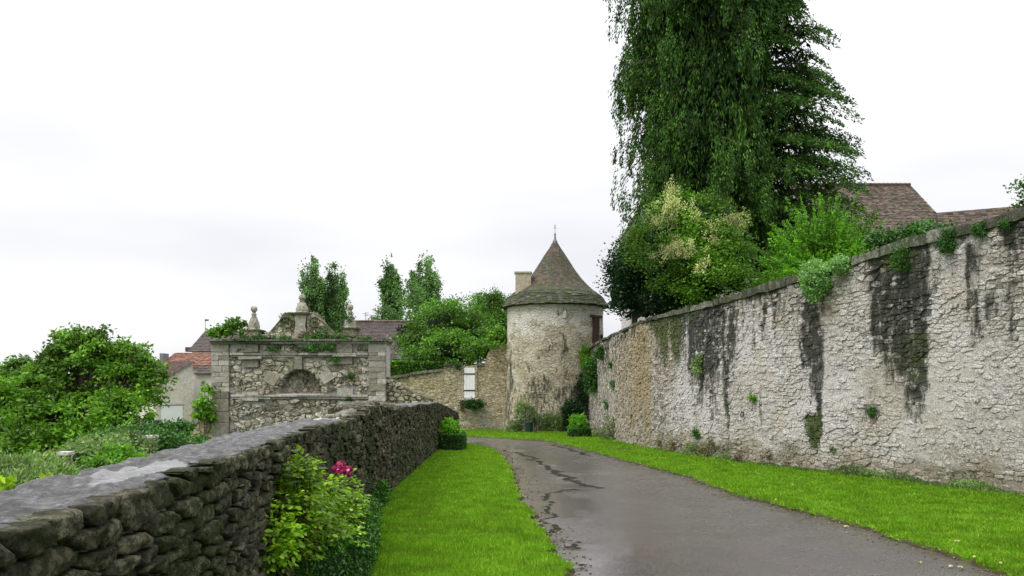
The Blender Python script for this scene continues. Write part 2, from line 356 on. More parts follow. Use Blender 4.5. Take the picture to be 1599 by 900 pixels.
# left wall base line (inner face, seen from the road) and right wall base line
LW = [(-1.08, -1.5), (-1.27, 1.98), (-1.39, 3.7), (-1.60, 5.8), (-1.66, 7.0), (-1.84, 10.9), (-2.02, 17.5), (-2.15, 23.3), (-1.98, 24.8), (-1.76, 26.2)]
rw_px = [(2400, 930), (1900, 812), (1750, 795), (1599, 777), (1500, 764), (1400, 752), (1250, 735), (1150, 722), (1050, 707), (1000, 699), (960, 689), (935, 681)]
RW = [(8.2, 5.0)]+[gpt(*p) for p in rw_px[2:]]+[(3.62, 35.2), (3.55, 37.0), (3.7, 38.2)]
def interp_line(pts, Y):
    ys = [p[1] for p in pts]; xs = [p[0] for p in pts]; return np.interp(Y, ys, xs)
def zroad(x, y): return zg(y) + 0.012*(fbm(np.asarray(x)*0.8, np.asarray(y)*0.8, 3.3, 3)-0.5) - 0.010*np.clip(1-np.abs(np.asarray(x)-0.9)/1.0, 0, 1)*(np.asarray(y) < 14)

def rows_sheet(ys, xl, xr, nx):
    s = np.linspace(0, 1, nx); X = xl[:, None]*(1-s)+xr[:, None]*s; Y = np.repeat(ys[:, None], nx, 1)
    i = np.arange(len(ys)-1)[:, None]*nx+np.arange(nx-1); F4 = np.stack([i, i+1, i+nx+1, i+nx], -1).reshape(-1, 4)
    return X.ravel(), Y.ravel(), F4
ys = np.concatenate([np.arange(-1.5, 5.5, 0.3), np.arange(5.5, 16, 0.045), np.arange(16, 28, 0.09), np.arange(28, 39.9, 0.1), [26.0995, 26.1005]]); ys = np.sort(ys)
xlw = np.where(ys < 26.1, interp_line(LW, ys)-0.2, -14.0); xrw = np.minimum(interp_line(RW, ys)+0.3, 9.5)
X, Y, F4 = rows_sheet(ys, xlw, xrw, 140)
F4 = F4[~((Y[F4[:, 0]] < 26.1) & (Y[F4[:, 2]] > 26.1))]
sdv = road_sd(X, Y)
# damp cracks traced on the tarmac (ground positions)
def gl(pts): return [gpt(*p) for p in pts]
cr_a = gl([(786, 703), (812, 708), (829, 716), (846, 726), (870, 740), (893, 752), (910, 756), (929, 760)])
cr_b = gl([(807, 705), (825, 711), (855, 730), (886, 745), (912, 755), (935, 760)])
cr_c = gl([(935, 760), (900, 764), (868, 768), (848, 778), (848, 793), (852, 808), (862, 818), (869, 826)])
cr_d = gl([(864, 838), (882, 844), (898, 853), (905, 862), (888, 858), (878, 853)])
cr_e = gl([(826, 775), (845, 767), (868, 763), (905, 772)])
cr_f = gl([(862, 694), (880, 699), (905, 706), (920, 713)])
cr_g = gl([(845, 822), (860, 828), (872, 822)])
cr_h = gl([(880, 870), (905, 874), (925, 880), (900, 890)])
wob = 0.05*(fbm(X*3, Y*3, 1, 4)-0.5)
crk = np.zeros(len(X))
for pts, wd, stg in ((cr_a, .10, .9), (cr_b, .10, .7), (cr_c, .055, 1), (cr_d, .04, .9), (cr_e, .12, .5), (cr_f, .12, 1), (cr_g, .02, .9), (cr_h, .03, .5)):
    d = pdist(X+(fbm(X*2.2, Y*2.2, 5, 4)-.5)*.5, Y+(fbm(X*2.2, Y*2.2, 9, 4)-.5)*.9, pts)
    crk = np.maximum(crk, stg*(1-ss(wd*.25, wd*1.35, d+wob)))
wet = ss(0.0, -1.1, sdv)*0 + np.clip(1-np.abs((X-(0.15+0.09*(Y-6)*-1 if False else X*0+0))-0.0)/9, 0, 1)*0
# puddle film along the left edge and near foreground
el = pdist(X, Y, rl)
film = (1-ss(0.4, 2.4+0.8*(fbm(X*.7, Y*.5, 2, 3)-.5)*2, el))*ss(0.34, 0.56, fbm(X*1.2, Y*0.9, 4, 4)+0.12)
edge_d = 1-ss(0.0, 0.32, -sdv)
att = np.stack([crk, edge_d, film, np.zeros(len(X))], 1)
Mr = Mat('wet_tarmac', 0.35, 0.38)
r_, g_, b_, _ = Mr.attr()
r_ = Mr.ramp(Mr.math('ADD', r_, Mr.math('MULTIPLY', Mr.math('SUBTRACT', Mr.noise(9, 7, .75, off=6), .5), 2.2)), [(.42, 0.0), (.60, 1.0)])
n1 = Mr.noise(0.8, 4); n2 = Mr.noise(55, 5, 0.85); n3 = Mr.noise(2.2, 5, 0.65, off=4)
col = Mr.mix(Mr.ramp(n1, [(0.3, 0.0), (0.7, 1.0)]), (0.050, 0.045, 0.047), (0.076, 0.067, 0.064))
col = Mr.mix(Mr.ramp(n2, [(0.5, 0.0), (0.6, 1.0)]), col, (0.16, 0.14, 0.135)); col = Mr.mix(Mr.ramp(n2, [(0.38, 1.0), (0.47, 0.0)]), col, (0.025, 0.022, 0.022))
col = Mr.mix(Mr.ramp(n3, [(0.55, 0.0), (0.75, 0.5)]), col, (0.085, 0.065, 0.045))
col = Mr.mix(Mr.math('MULTIPLY', g_, 0.75), col, (0.06, 0.05, 0.03))
col = Mr.mix(Mr.math('MULTIPLY', r_, 0.92), col, (0.016, 0.016, 0.008)); Mr.base(col)
rg = Mr.ramp(n3, [(0.35, 0.17), (0.65, 0.36)]); rg = Mr.mix(b_, rg, 0.12); rg = Mr.mix(r_, rg, 0.75)
Mr.l(rg, Mr.p.inputs['Roughness']); Mr.l(Mr.mix(r_, Mr.mix(b_, .45, .65), .04), Mr.p.inputs['Specular IOR Level'])
b1 = Mr.bump(n2, 0.006, 0.8); 
Mr.l(Mr.mix(b_, 0.75, 0.12), b1.inputs['Strength'])
Z = zroad(X, Y) - 0.008*crk
structure(mesh('road', np.stack([X, Y, Z], 1), F4[sdv[F4].min(1) < .3], Mr.m, attr=att, smooth=True))
# lawn sheet: rises 3 cm above the road beside it, dips under it inside the road
Zl = zg(Y)+0.035*ss(-0.02, 0.10, sdv)-0.09*ss(0.03, -0.10, sdv)+0.012*(fbm(X*1.5, Y*.7, 7, 3)-.5)*ss(0, .3, sdv)
mgr = Mat('lawn_turf', 0.9, 0.1)
a = mgr.noise(1.1, 5, 0.6); b = mgr.noise(45, 3, 0.7)
c_ = mgr.ramp(a, [(0.3, (0.06, 0.15, 0.006)), (0.55, (0.10, 0.21, 0.008)), (0.75, (0.15, 0.24, 0.015))]); c_ = mgr.mix(0.7, c_, mgr.ramp(b, [(0.3, 0.45), (0.6, 1.2)]), 'MULTIPLY')
mgr.base(c_); mgr.bump(b, 0.02)
keep = (sdv[F4].max(1) > -0.25)
sr, _, _, _ = mgr.attr(); c_ = mgr.mix(sr, c_, (0.045, 0.036, 0.02)); mgr.base(c_)
worn = np.maximum((1-ss(0.02, 0.16, sdv+.08*(fbm(X*3, Y*3, 5, 3)-.5))), ss(.66, .74, fbm(X*.9, Y*.9, 13, 4))*.8)
structure(mesh('lawn', np.stack([X, Y, Zl], 1), F4[keep], mgr.m, smooth=True, attr=np.stack([worn, worn*0, worn*0, worn*0], 1)))
# valley ground to the horizon and back garden / terrace levels
gx = np.array([-6000, -1500, -500, -200, -100, -60, -40, -25, -15, -8, -2, 6, 20, 40, 100, 500, 6000.]); gy = np.array([-300, -50, -5, 5, 15, 25, 40, 60, 90, 150, 300, 700, 2000, 6000, 12000.])
GX, GY = np.meshgrid(gx, gy); GZ = -2.95-1.2*ss(15, 60, -GX)-0*GY
ii = np.arange(len(gy)-1)[:, None]*len(gx)+np.arange(len(gx)-1); FG = np.stack([ii, ii+1, ii+len(gx)+1, ii+len(gx)], -1).reshape(-1, 4)
structure(mesh('ground', np.stack([GX.ravel(), GY.ravel(), GZ.ravel()], 1), FG, m_ground, smooth=True))
def slabsheet(name, poly, z, zb, mat):
    n = len(poly); V = [(x, y, z) for x, y in poly]+[(x, y, zb) for x, y in poly]
    return structure(mesh(name, V, [tuple(range(n)), tuple(range(n, 2*n))[::-1]]+[(i, (i+1) % n, (i+1) % n+n, i+n)[::-1] for i in range(n)], mat))
tp = [(x+0.35, y) for x, y in RW]
slabsheet('upper_terrace', tp[:-1]+[(4.3, 39), (4.3, 120), (120, 120), (120, -6), (9.5, -6)], 1.1, -3.2, m_soil)
slabsheet('back_garden', [(-13.4, 40.0), (1.0, 40.0), (4.2, 40.6), (4.2, 120), (-10, 120), (-13.4, 56)], -1.35, -3.2, m_soil)
# distant hills and fields on the left
def hills(name, pts, Y0, Y1, mat):
    V = []; n = len(pts)
    for x, h in pts: V += [(x, Y0, -6), (x, (Y0+Y1)/2, h), (x, Y1, -6)]
    Fh = []
    for i in range(n-1):
        b = i*3; Fh += [(b, b+3, b+4, b+1), (b+1, b+4, b+5, b+2)]
    return structure(mesh(name, V, Fh, mat, smooth=True))
mh = Mat('hazy_fields', 0.95, 0.1); c_ = mh.ramp(mh.noise(0.006, 3, 0.6, stretch=(1, 2.5, 6)), [(0.38, (0.06, 0.12, 0.07)), (0.47, (0.12, 0.20, 0.13)), (0.53, (0.22, 0.34, 0.15)), (0.65, (0.10, 0.16, 0.11))]); mh.base(c_)
hills('hills', [(-2600+140*i, 8+7*math.sin(i*.8)+4*math.sin(i*2.1)) for i in range(34)], 900, 2300, mh.m)
hills('hills', [(-700+60*i, -1.5+1.5*math.sin(i*.9+1)) for i in range(24)], 240, 420, mh.m)

# ================================================================ rubble wall toolkit
def chaikin(P, q=0.22):
    o = []
    for i in range(len(P)):
        a, b = P[i], P[(i+1) % len(P)]
        o.append(a*(1-q)+b*q); o.append(a*q+b*(1-q))
    return np.array(o)
def voronoi(u0, u1, v0f, v1f, du, dv, rnd, jit=0.42, var=0.0, wave=0.25):
    """irregular coursed cells; yields polygons (n,2) in u,v.  v0f/v1f give the limits at u"""
    rows = []; vmin = min(v0f(u) for u in np.linspace(u0, u1, 40)); vmax = max(v1f(u) for u in np.linspace(u0, u1, 40))
    nv_ = int((vmax-vmin)/dv)+3; nu = int((u1-u0)/du)+2; pts = {}
    asp = du/dv
    for j in range(-1, nv_):
        for i in range(-1, nu):
            if var and rnd.random() < var: continue
            u = u0+(i+0.5*(j % 2)+rnd.uniform(-jit, jit))*du; v = vmin+(j+rnd.uniform(-jit, jit)*0.75)*dv+wave*dv*math.sin(u*2.3+j)
            pts[(i, j)] = (u, v*asp)
    out = []
    for (i, j), (u, v) in pts.items():
        if not (u0 <= u <= u1) or not (v0f(u) <= v/asp <= v1f(u)): continue
        poly = [(u-2*du, v-2*du), (u+2*du, v-2*du), (u+2*du, v+2*du), (u-2*du, v+2*du)]
        for di in (-2, -1, 0, 1, 2):
            for dj in (-2, -1, 0, 1, 2):
                q = pts.get((i+di, j+dj))
                if q is None or (di == 0 and dj == 0): continue
                nx, ny = q[0]-u, q[1]-v; c = (q[0]*q[0]+q[1]*q[1]-u*u-v*v)/2
                np_ = []; L = len(poly)
                for k in range(L):
                    a = poly[k]; b = poly[(k+1) % L]; da = a[0]*nx+a[1]*ny-c; db = b[0]*nx+b[1]*ny-c
                    if da <= 0: np_.append(a)
                    if (da < 0 < db) or (db < 0 < da):
                        t = da/(da-db); np_.append((a[0]+(b[0]-a[0])*t, a[1]+(b[1]-a[1])*t))
                poly = np_
                if len(poly) < 3: break
            if len(poly) < 3: break
        if len(poly) < 3: continue
        P = np.array(poly); P[:, 1] /= asp
        out.append(P)
    return out
def stone(P, rnd, gap=0.010, back=-0.07, proud=0.03, jit=0.006, cha=1, q=0.22, topf=.80):
    """one rough stone from a polygon: (verts in u,v,d), faces"""
    for _ in range(cha): P = chaikin(P, q)
    c = P.mean(0); n = len(P); d = P-c; L = np.linalg.norm(d, axis=1, keepdims=True)+1e-6
    s = np.maximum(0.25, 1-gap/L)
    base = c+d*s; sz = float(L.mean())
    mid = c+d*s*0.98; top = c+d*s*topf
    j = lambda k: rnd.uniform(-1, 1, (n, k))*jit
    tilt = rnd.uniform(-.5, .5, 2)*proud/sz*0.5
    pr = proud*rnd.uniform(0.55, 1.25)
    def dd(Q, v): return (v+(Q-c)@tilt)[:, None]+j(1)
    V = np.concatenate([np.hstack([base, np.full((n, 1), back)]), np.hstack([mid+j(2), dd(mid, pr*0.55)]), np.hstack([top+j(2)*1.2, dd(top, pr*0.95)]), [[c[0], c[1], pr*1.05]]])
    Fc = []
    for r in range(2):
        for k in range(n): Fc.append((r*n+k, r*n+(k+1) % n, (r+1)*n+(k+1) % n, (r+1)*n+k))
    for k in range(n): Fc.append((2*n+k, 2*n+(k+1) % n, 3*n))
    return V, Fc
def rock(P, rnd, gap=0.01, back=-0.07, proud=0.03, seed=0):
    """a near stone: rounded-off block with broken faces"""
    P = chaikin(P, .16); L0 = np.linalg.norm(np.roll(P, -1, 0)-P, axis=1); t = np.r_[0, np.cumsum(L0)]; Q = np.vstack([P, P[:1]]); tt = np.linspace(0, t[-1], 19)[:-1]
    P = np.stack([np.interp(tt, t, Q[:, 0]), np.interp(tt, t, Q[:, 1])], 1); c = P.mean(0); n = len(P); d = P-c; L = np.linalg.norm(d, axis=1, keepdims=True)+1e-6; s = np.maximum(.3, 1-gap/L)
    pr = proud*rnd.uniform(.6, 1.3); tilt = rnd.uniform(-.5, .5, 2)*proud/float(L.mean())*.7; V = []
    for f, h in ((1.0, back), (1.0, .15*pr), (.95, .62*pr), (.84, .92*pr), (.6, 1.0*pr), (.3, 1.04*pr)):
        q = c+d*s*f; k = np.stack([q[:, 0], q[:, 1], h+(q-c)@tilt*(h > 0)], 1)
        if h > 0:
            nz = (fbm(q[:, 0]*24, q[:, 1]*40, seed, 3)-.5); k[:, 2] += nz*.05*(.5+f*.4); k[:, :2] += d/L*((vn(q[:, 0]*45, q[:, 1]*45, seed+h*40)-.5)*.016)[:, None]
        V.append(k)
    V.append(np.array([[c[0], c[1], pr*1.05]])); V = np.concatenate(V); Fc = []
    for r in range(5):
        for k in range(n): Fc.append((r*n+k, r*n+(k+1) % n, (r+1)*n+(k+1) % n, (r+1)*n+k))
    for k in range(n): Fc.append((5*n+k, 5*n+(k+1) % n, 6*n))
    return V, Fc
class Line:
    """a wall face line in plan; u = distance along it, side = +1 when the visible face is to its right"""
    def __init__(s, pts, side):
        pts = np.array(pts, float)
        # resample smoothly
        t = np.concatenate([[0], np.cumsum(np.hypot(*np.diff(pts, axis=0).T))])
        tt = np.linspace(0, t[-1], 400); x = np.interp(tt, t, pts[:, 0]); y = np.interp(tt, t, pts[:, 1])
        k = np.ones(15)/15; pad = 7
        xs = np.convolve(np.pad(x, pad, 'reflect', reflect_type='odd'), k, 'valid'); ys_ = np.convolve(np.pad(y, pad, 'reflect', reflect_type='odd'), k, 'valid')
        s.x, s.y = xs, ys_; s.u = np.concatenate([[0], np.cumsum(np.hypot(np.diff(xs), np.diff(ys_)))])
        tx = np.gradient(xs); ty = np.gradient(ys_); l = np.hypot(tx, ty); s.nx = side*ty/l; s.ny = -side*tx/l; s.L = s.u[-1]
    def P(s, u): return np.interp(u, s.u, s.x), np.interp(u, s.u, s.y)
    def N(s, u): return np.interp(u, s.u, s.nx), np.interp(u, s.u, s.ny)
    def map(s, V):
        x, y = s.P(V[:, 0]); nx, ny = s.N(V[:, 0])
        return np.stack([x+nx*V[:, 2], y+ny*V[:, 2], V[:, 1]], 1)
    def u_of_Y(s, Y): return np.interp(Y, s.y, s.u)
def put_stones(cells, mapf, mat, parent, name, stain=None, limit=290, gap=0.01, proud=0.03, jit=0.006, back=-0.07, seed=3, cha=1, q=0.22, surf=None, stuffname=None, topf=.8, smooth=False, dvar=0.0, fine=False):
    rnd = np.random.RandomState(seed); items = []
    for P in cells:
        V, Fc = stone(P, rnd, gap, back, proud, jit, (cha(P) if callable(cha) else cha), q, topf)
        if dvar: V[:, 2] += rnd.normal()*dvar
        if surf is not None: V = V.copy(); V[:, 2] += surf(P[:, 0].mean(), P[:, 1].mean())
        W = mapf(V); c = W.mean(0); d2 = c[1]**2+c[0]**2
        x = P[:, 0]; y = P[:, 1]; area = 0.5*abs(np.dot(x, np.roll(y, 1))-np.dot(y, np.roll(x, 1)))
        items.append((area/max(d2, 1)*(1 if c[1] > 1.0 and abs(c[0]) < 0.66*c[1]+.3 else 0.001), V, W, Fc, c, P))
    items.sort(key=lambda t: -t[0])
    for k, (_, V, W, Fc, c, P) in enumerate(items[:limit]):
        if fine:
            V, Fc = rock(P, rnd, gap, back, proud, k); V[:, 2] += (surf(P[:, 0].mean(), P[:, 1].mean()) if surf else 0)+rnd.normal()*dvar; W = mapf(V); c = W.mean(0)
        mesh(name, W, Fc, mat, parent, attr=(stain(W) if stain else None), smooth=smooth or fine, origin=c)
    rest = items[limit:]
    if rest:
        VV = []; FF = []; b = 0
        for _, V, W, Fc, c, P in rest:
            VV.append(W); FF += [tuple(b+i for i in f) for f in Fc]; b += len(W)
        VV = np.concatenate(VV)
        return stuff(mesh(stuffname or name+'s', VV, FF, mat, parent, attr=(stain(VV) if stain else None), smooth=smooth))
def wall_body(name, line, u0, u1, nu, zb, zt, nv_, thick, mat, parent, disp, stain=None):
    us = np.linspace(u0, u1, nu); V = []
    for u in us:
        b, t = zb(u), zt(u); vs = np.linspace(b, t, nv_)
        V.append(np.stack([np.full(nv_, u), vs, disp(u, vs)], 1))
        V.append(np.array([[u, t, -thick*0.5], [u, t, -thick], [u, b, -thick]]))
    V = np.concatenate(V); W = line.map(V); k = nv_+3
    i = np.arange(nu-1)[:, None]*k+np.arange(k-1); Fc = np.stack([i, i+k, i+k+1, i+1], -1).reshape(-1, 4)
    Fl = [tuple(f) for f in Fc]+[tuple(range(k))[::-1], tuple((nu-1)*k+j for j in range(k))]
    return mesh(name, W, Fl, mat, parent, attr=(stain(W) if stain else None), smooth=False)

# ---------------------------------------------------------------- right-hand tall wall
RL = Line(RW, -1)
if RL.nx.mean() > 0: RL.nx *= -1; RL.ny *= -1
rt_px = [(1750, 288), (1599, 330), (1500, 357), (1400, 382), (1330, 406), (1250, 432), (1190, 450), (1120, 470), (1050, 487), (1000, 500), (960, 519), (935, 533), (917, 544)]
_uu = np.linspace(0, RL.L, 300); _xx, _yy = RL.P(_uu); _px = 800+F*_xx/_yy
def top_of(px): 
    a = [p[0] for p in rt_px][::-1]; b = [p[1] for p in rt_px][::-1]; return np.interp(px, a, b)
_zt = (HZ-top_of(_px))/F*_yy
_zt[_yy < 9.5] = _zt[_yy >= 9.5][0] if (_yy >= 9.5).any() else 2.5
_zt = np.convolve(np.pad(_zt, 6, 'edge'), np.ones(13)/13, 'valid')
def rtop(u): return float(np.interp(u, _uu, _zt))-0.12
def rbot(u): return float(zg(RL.P(u)[1]))-0.25
order = np.argsort(_px[_yy > 9.0]); _pxs = _px[_yy > 9.0][order]; _ys_ = _yy[_yy > 9.0][order]
# stains given at (column, half width, top row, bottom row, strength) of the photograph
dark_f = [(1108, 44, 470, 640, 1.35), (1090, 10, 500, 700, .7), (1120, 8, 520, 705, .8), (1136, 5, 540, 715, .9), (1172, 6, 455, 560, .6), (1190, 6, 450, 570, .8), (1212, 8, 445, 545, .9), (1232, 5, 440, 500, .5), (1268, 15, 440, 640, 1.3), (1275, 7, 560, 720, .9),
          (1375, 20, 395, 590, 1.25), (1405, 32, 380, 660, 1.5), (1428, 20, 450, 700, 1.2), (1436, 9, 640, 770, .45), (1350, 20, 405, 450, .6), (1520, 11, 380, 530, 1.0), (1580, 25, 330, 400, .9), (1500, 30, 355, 385, .6), (1192, 4, 610, 690, .6), (1032, 5, 540, 640, .45), (1000, 5, 520, 600, .4), (1050, 6, 560, 680, .5),
          (1460, 14, 380, 470, .55), (1330, 12, 560, 620, .35), (1240, 4, 520, 700, .35), (945, 12, 540, 580, .7), (965, 12, 520, 560, .6), (1365, 10, 640, 665, .9), (1560, 8, 420, 520, .4), (1310, 12, 420, 470, .5)]
ochre_f = [(1000, 22, 500, 710, .95), (985, 20, 560, 690, .6), (1016, 7, 600, 720, .8), (1040, 20, 500, 640, .25), (1285, 90, 690, 760, .25), (1450, 60, 560, 760, .15)]
moss_f = [(1036, 13, 485, 560, 1.0), (1060, 11, 485, 590, 1.1), (1272, 8, 650, 705, 1.1), (1395, 30, 385, 420, .9), (1430, 22, 520, 620, .5), (1075, 14, 480, 520, .7), (920, 10, 550, 620, .8), (1304, 5, 700, 712, 1.1), (1240, 28, 690, 720, .4), (1100, 60, 695, 735, .55), (1490, 60, 735, 765, .5)]
def rstain(W):
    y = np.maximum(W[:, 1], 5.0); px = 800+F*W[:, 0]/y; py = HZ-F*W[:, 2]/y
    wx = (fbm(W[:, 1]*2.2, W[:, 2]*0.5, 3, 4)-.5); dr = ss(.32, .6, fbm(W[:, 1]*7, W[:, 2]*.5, 41, 4)); sp_ = fbm(W[:, 1]*9, W[:, 2]*9, 17, 3)
    out = []
    for feats in (dark_f, ochre_f, moss_f):
        a = np.zeros(len(W))
        for c, hw, y0, y1, st in feats:
            taper = 1-0.45*ss(y0, y1, py)
            k = st*1.12*(1-ss(0.2*hw, 1.9*hw, np.abs(px+wx*34-c)/taper))*ss(y0-14, y0+4, py)*(1-ss(y1-0.45*(y1-y0), y1+22, py+wx*110))*((.62+.5*dr)*(.75+.5*sp_) if feats is dark_f else 1)
            a = np.maximum(a, k)
        out.append(a)
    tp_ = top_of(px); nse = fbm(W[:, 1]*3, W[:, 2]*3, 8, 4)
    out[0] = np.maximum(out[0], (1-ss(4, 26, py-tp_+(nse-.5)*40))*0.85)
    out[0] = np.maximum(out[0], ss(0.52, 0.72, fbm(W[:, 1]*5, W[:, 2]*1.6, 21, 4))*(.40+.45*ss(600, 420, py)))
    dep = fbm(W[:, 1]*2.4, 0*W[:, 2]+.7, 61, 3); comb = ss(.50, .62, fbm(W[:, 1]*8.5, W[:, 2]*.22, 71, 4))*(1-ss(.25, 1.0, (py-tp_)/(np.maximum(8, (dep-.28)*560))))
    out[0] = np.maximum(out[0], comb*.62)
    foot = 1-ss(0.12, 0.75, W[:, 2]-zg(y)+(nse-.5)*.5)
    out[1] = np.clip(np.maximum(np.maximum(out[1], foot*0.35), .4*ss(.56, .7, fbm(W[:, 1]*1.4, W[:, 2]*1.4, 51, 4))), 0, 1); out[2] = np.clip(np.maximum(out[2], foot*0.28), 0, 1)
    wh = ss(1000, 1090, px)*(0.58+0.6*ss(0.4, 0.7, fbm(W[:, 1]*1.2, W[:, 2]*1.2, 30, 4)))*(1-foot*0.7)*(1-0.5*ss(560, 430, py))
    return np.stack([np.clip(out[0], 0, 1.2), out[1], out[2], np.clip(wh, 0, 1)], 1)
wallR = thing('stone_wall', 'tall whitish rubble wall with dark streaks rising along the right of the road', 'wall', (RW[3][0], RW[3][1], float(zg(RW[3][1]))))
def rdisp(u, v): return 0.016*(fbm(u*2.2, v*2.2, 1, 3)-.5)*2 + 0.012*(vn(np.asarray(u)*9+0*v, v*9, 2)-.5)
wall_body('core', RL, 0, RL.L-0.02, 420, rbot, rtop, 70, 0.6, m_rmort, wallR, rdisp, rstain)
rndp = random.Random(5)
cells = voronoi(0.1, RL.L-0.1, rbot, lambda u: rtop(u)-0.03, 0.165, 0.068, rndp, jit=0.38, var=0.10, wave=.3)
rsurf = lambda u, v: float(rdisp(u, np.array([v]))[0])+0.034*(float(vn(u*.9, v*.9, 5))-0.55)+.002
put_stones(cells, RL.map, m_rwall, wallR, 'stone', rstain, 290, gap=0.006, proud=0.018, jit=0.006, surf=rsurf, seed=4, topf=.84, dvar=.009, q=.2, cha=lambda P: 1 if RL.P(P[:, 0].mean())[1] < 13.5 else 0, stuffname='rubble_stones')
# coping stones
u = 0.2; k = 0
rs = np.random.RandomState(2)
def slab_on(line, ua, ub, zf, th, d0, d1, mat, parent, name, stain=None, rs=rs, jit=0.012, n=4, lift=0.0):
    us = np.linspace(ua, ub, n); V = []
    for uu in us:
        for d_, z_ in ((d1, 0), (d1, th), (d0*.6+d1*.4, th*1.06), (d0*.3+d1*.7 if False else d0, th), (d0, 0)):
            V.append((uu+rs.uniform(-1, 1)*jit*.5, zf(uu)+z_+lift+rs.uniform(-1, 1)*jit, d_+rs.uniform(-1, 1)*jit))
    W = line.map(np.array(V)); Fc = []
    for i in range(n-1):
        for j in range(5): Fc.append((i*5+j, i*5+(j+1) % 5, (i+1)*5+(j+1) % 5, (i+1)*5+j))
    Fc += [tuple(range(5))[::-1], tuple((n-1)*5+j for j in range(5))]
    c = W.mean(0)
    return mesh(name, W, Fc, mat, parent, attr=(stain(W) if stain else None), origin=c)
while u < RL.L-0.5:
    l = rs.uniform(0.45, 1.05); th = rs.uniform(0.13, 0.22) if RL.P(u)[1] < 20 else rs.uniform(.1, .14) if RL.P(u)[1] < 24 else rs.uniform(.07, .1)
    if not (16.9 < RL.P(u)[1] < 17.2):
        slab_on(RL, u, min(u+l-0.015, RL.L), rtop, th, -0.66, 0.06+rs.uniform(-.02, .03), m_cop, wallR, 'coping_stone', stain=lambda W: np.stack([.35+.5*fbm(W[:, 0]*2, W[:, 1]*2), 0*W[:, 0], .25+.4*vn(W[:, 0], W[:, 1]), 0*W[:, 0]], 1), jit=.02)
    u += l
# iron rings hanging on the wall
def at_wall(px, py=None):
    uu = np.interp(px, _px[::-1], _uu[::-1]) if _px[0] > _px[-1] else np.interp(px, _px, _uu)
    m = _yy > 9
    o2 = np.argsort(_px[m]); uu = float(np.interp(px, _px[m][o2], _uu[m][o2]))
    x, y = RL.P(uu); nx, ny = RL.N(uu); z = (HZ-py)/F*y if py is not None else 0
    return Vector((float(x), float(y), float(z))), Vector((float(nx), float(ny), 0)), uu
for (px, py, r, lab) in ((1163, 648, 0.055, 'rusty iron ring in the pale middle part of the tall right wall'), (989, 650, 0.05, 'small iron ring on the ochre stained part of the tall right wall')):
    p, n_, uu = at_wall(px, py); t = n_.cross(Vector((0, 0, 1))); b = MB()
    b.tube([p+n_*0.065+t*r*math.cos(a)+Vector((0, 0, r*math.sin(a))) for a in np.linspace(0, 2*math.pi, 17)], 0.012, 6)
    b.tube([p-n_*0.04+Vector((0, 0, r)), p+n_*0.075+Vector((0, 0, r))], 0.014, 6)
    tag(b.build('iron_ring', m_iron), lab, 'iron ring', 'iron rings set in the right wall')

# ---------------------------------------------------------------- left-hand low wall
LL = Line(LW, 1)
if LL.nx.mean() < 0: LL.nx *= -1; LL.ny *= -1
_lu = np.linspace(0, LL.L, 400); _lx, _ly = LL.P(_lu)
capY = [-2, 7.6, 8.3, 9.2, 9.9, 10.6, 11.3, 12.5, 14.0, 15.5, 17.0, 19.0, 23.2, 24.8, 26.3]
capZ = [-.325, -.325, -.325, -.32, -.26, -.25, -.27, -.30, -.40, -.41, -.40, -.46, -.50, -.68, -.92]
def ltop(u): return float(np.interp(LL.P(u)[1], capY, capZ))-0.06
def lbot(u): return float(zg(LL.P(u)[1]))-0.15
def lstain(W):
    n1 = fbm(W[:, 1]*1.1, W[:, 2]*1.5, 2, 4); n2 = fbm(W[:, 1]*4, W[:, 2]*4, 6, 4)
    moss = ss(.42, .7, n1)*0.6+.12; och = ss(.68, .8, n2)*.25; dk = ss(.45, .7, fbm(W[:, 1]*.8, W[:, 2]*2, 12, 3))*.45
    return np.stack([dk, och, moss, np.zeros(len(W))], 1)
wallL = thing('stone_wall', 'low dark mossy dry stone wall with wet flat top on the left foreground', 'wall', (LW[5][0], LW[5][1], float(zg(LW[5][1]))))
wall_body('core', LL, 0, LL.L, 330, lbot, ltop, 20, 0.42, m_lmort, wallL, lambda u, v: -0.03+0.02*(fbm(u*3, v*3, 1, 3)-.5))
cellsL = voronoi(0.05, LL.L-0.03, lbot, lambda u: ltop(u)+0.005, 0.215, 0.060, rndp, jit=0.40, var=0.06, wave=.5)
lsurf = lambda u, v: 0.028*(float(vn(u*2.5, v*5, 5))-0.5)
for P in cellsL:
    t_ = ltop(P[:, 0].mean())
    if P[:, 1].max() > t_-.035: P[:, 1] = np.where(P[:, 1] > t_-.035, t_+rs.uniform(.012, .03), P[:, 1])
put_stones(cellsL, LL.map, m_lwall, wallL, 'stone', lstain, 290, gap=0.007, proud=0.026, jit=0.007, back=-0.09, surf=lsurf, seed=9, cha=1, q=.17, topf=.78, dvar=.010, stuffname='rubble_stones', fine=True)
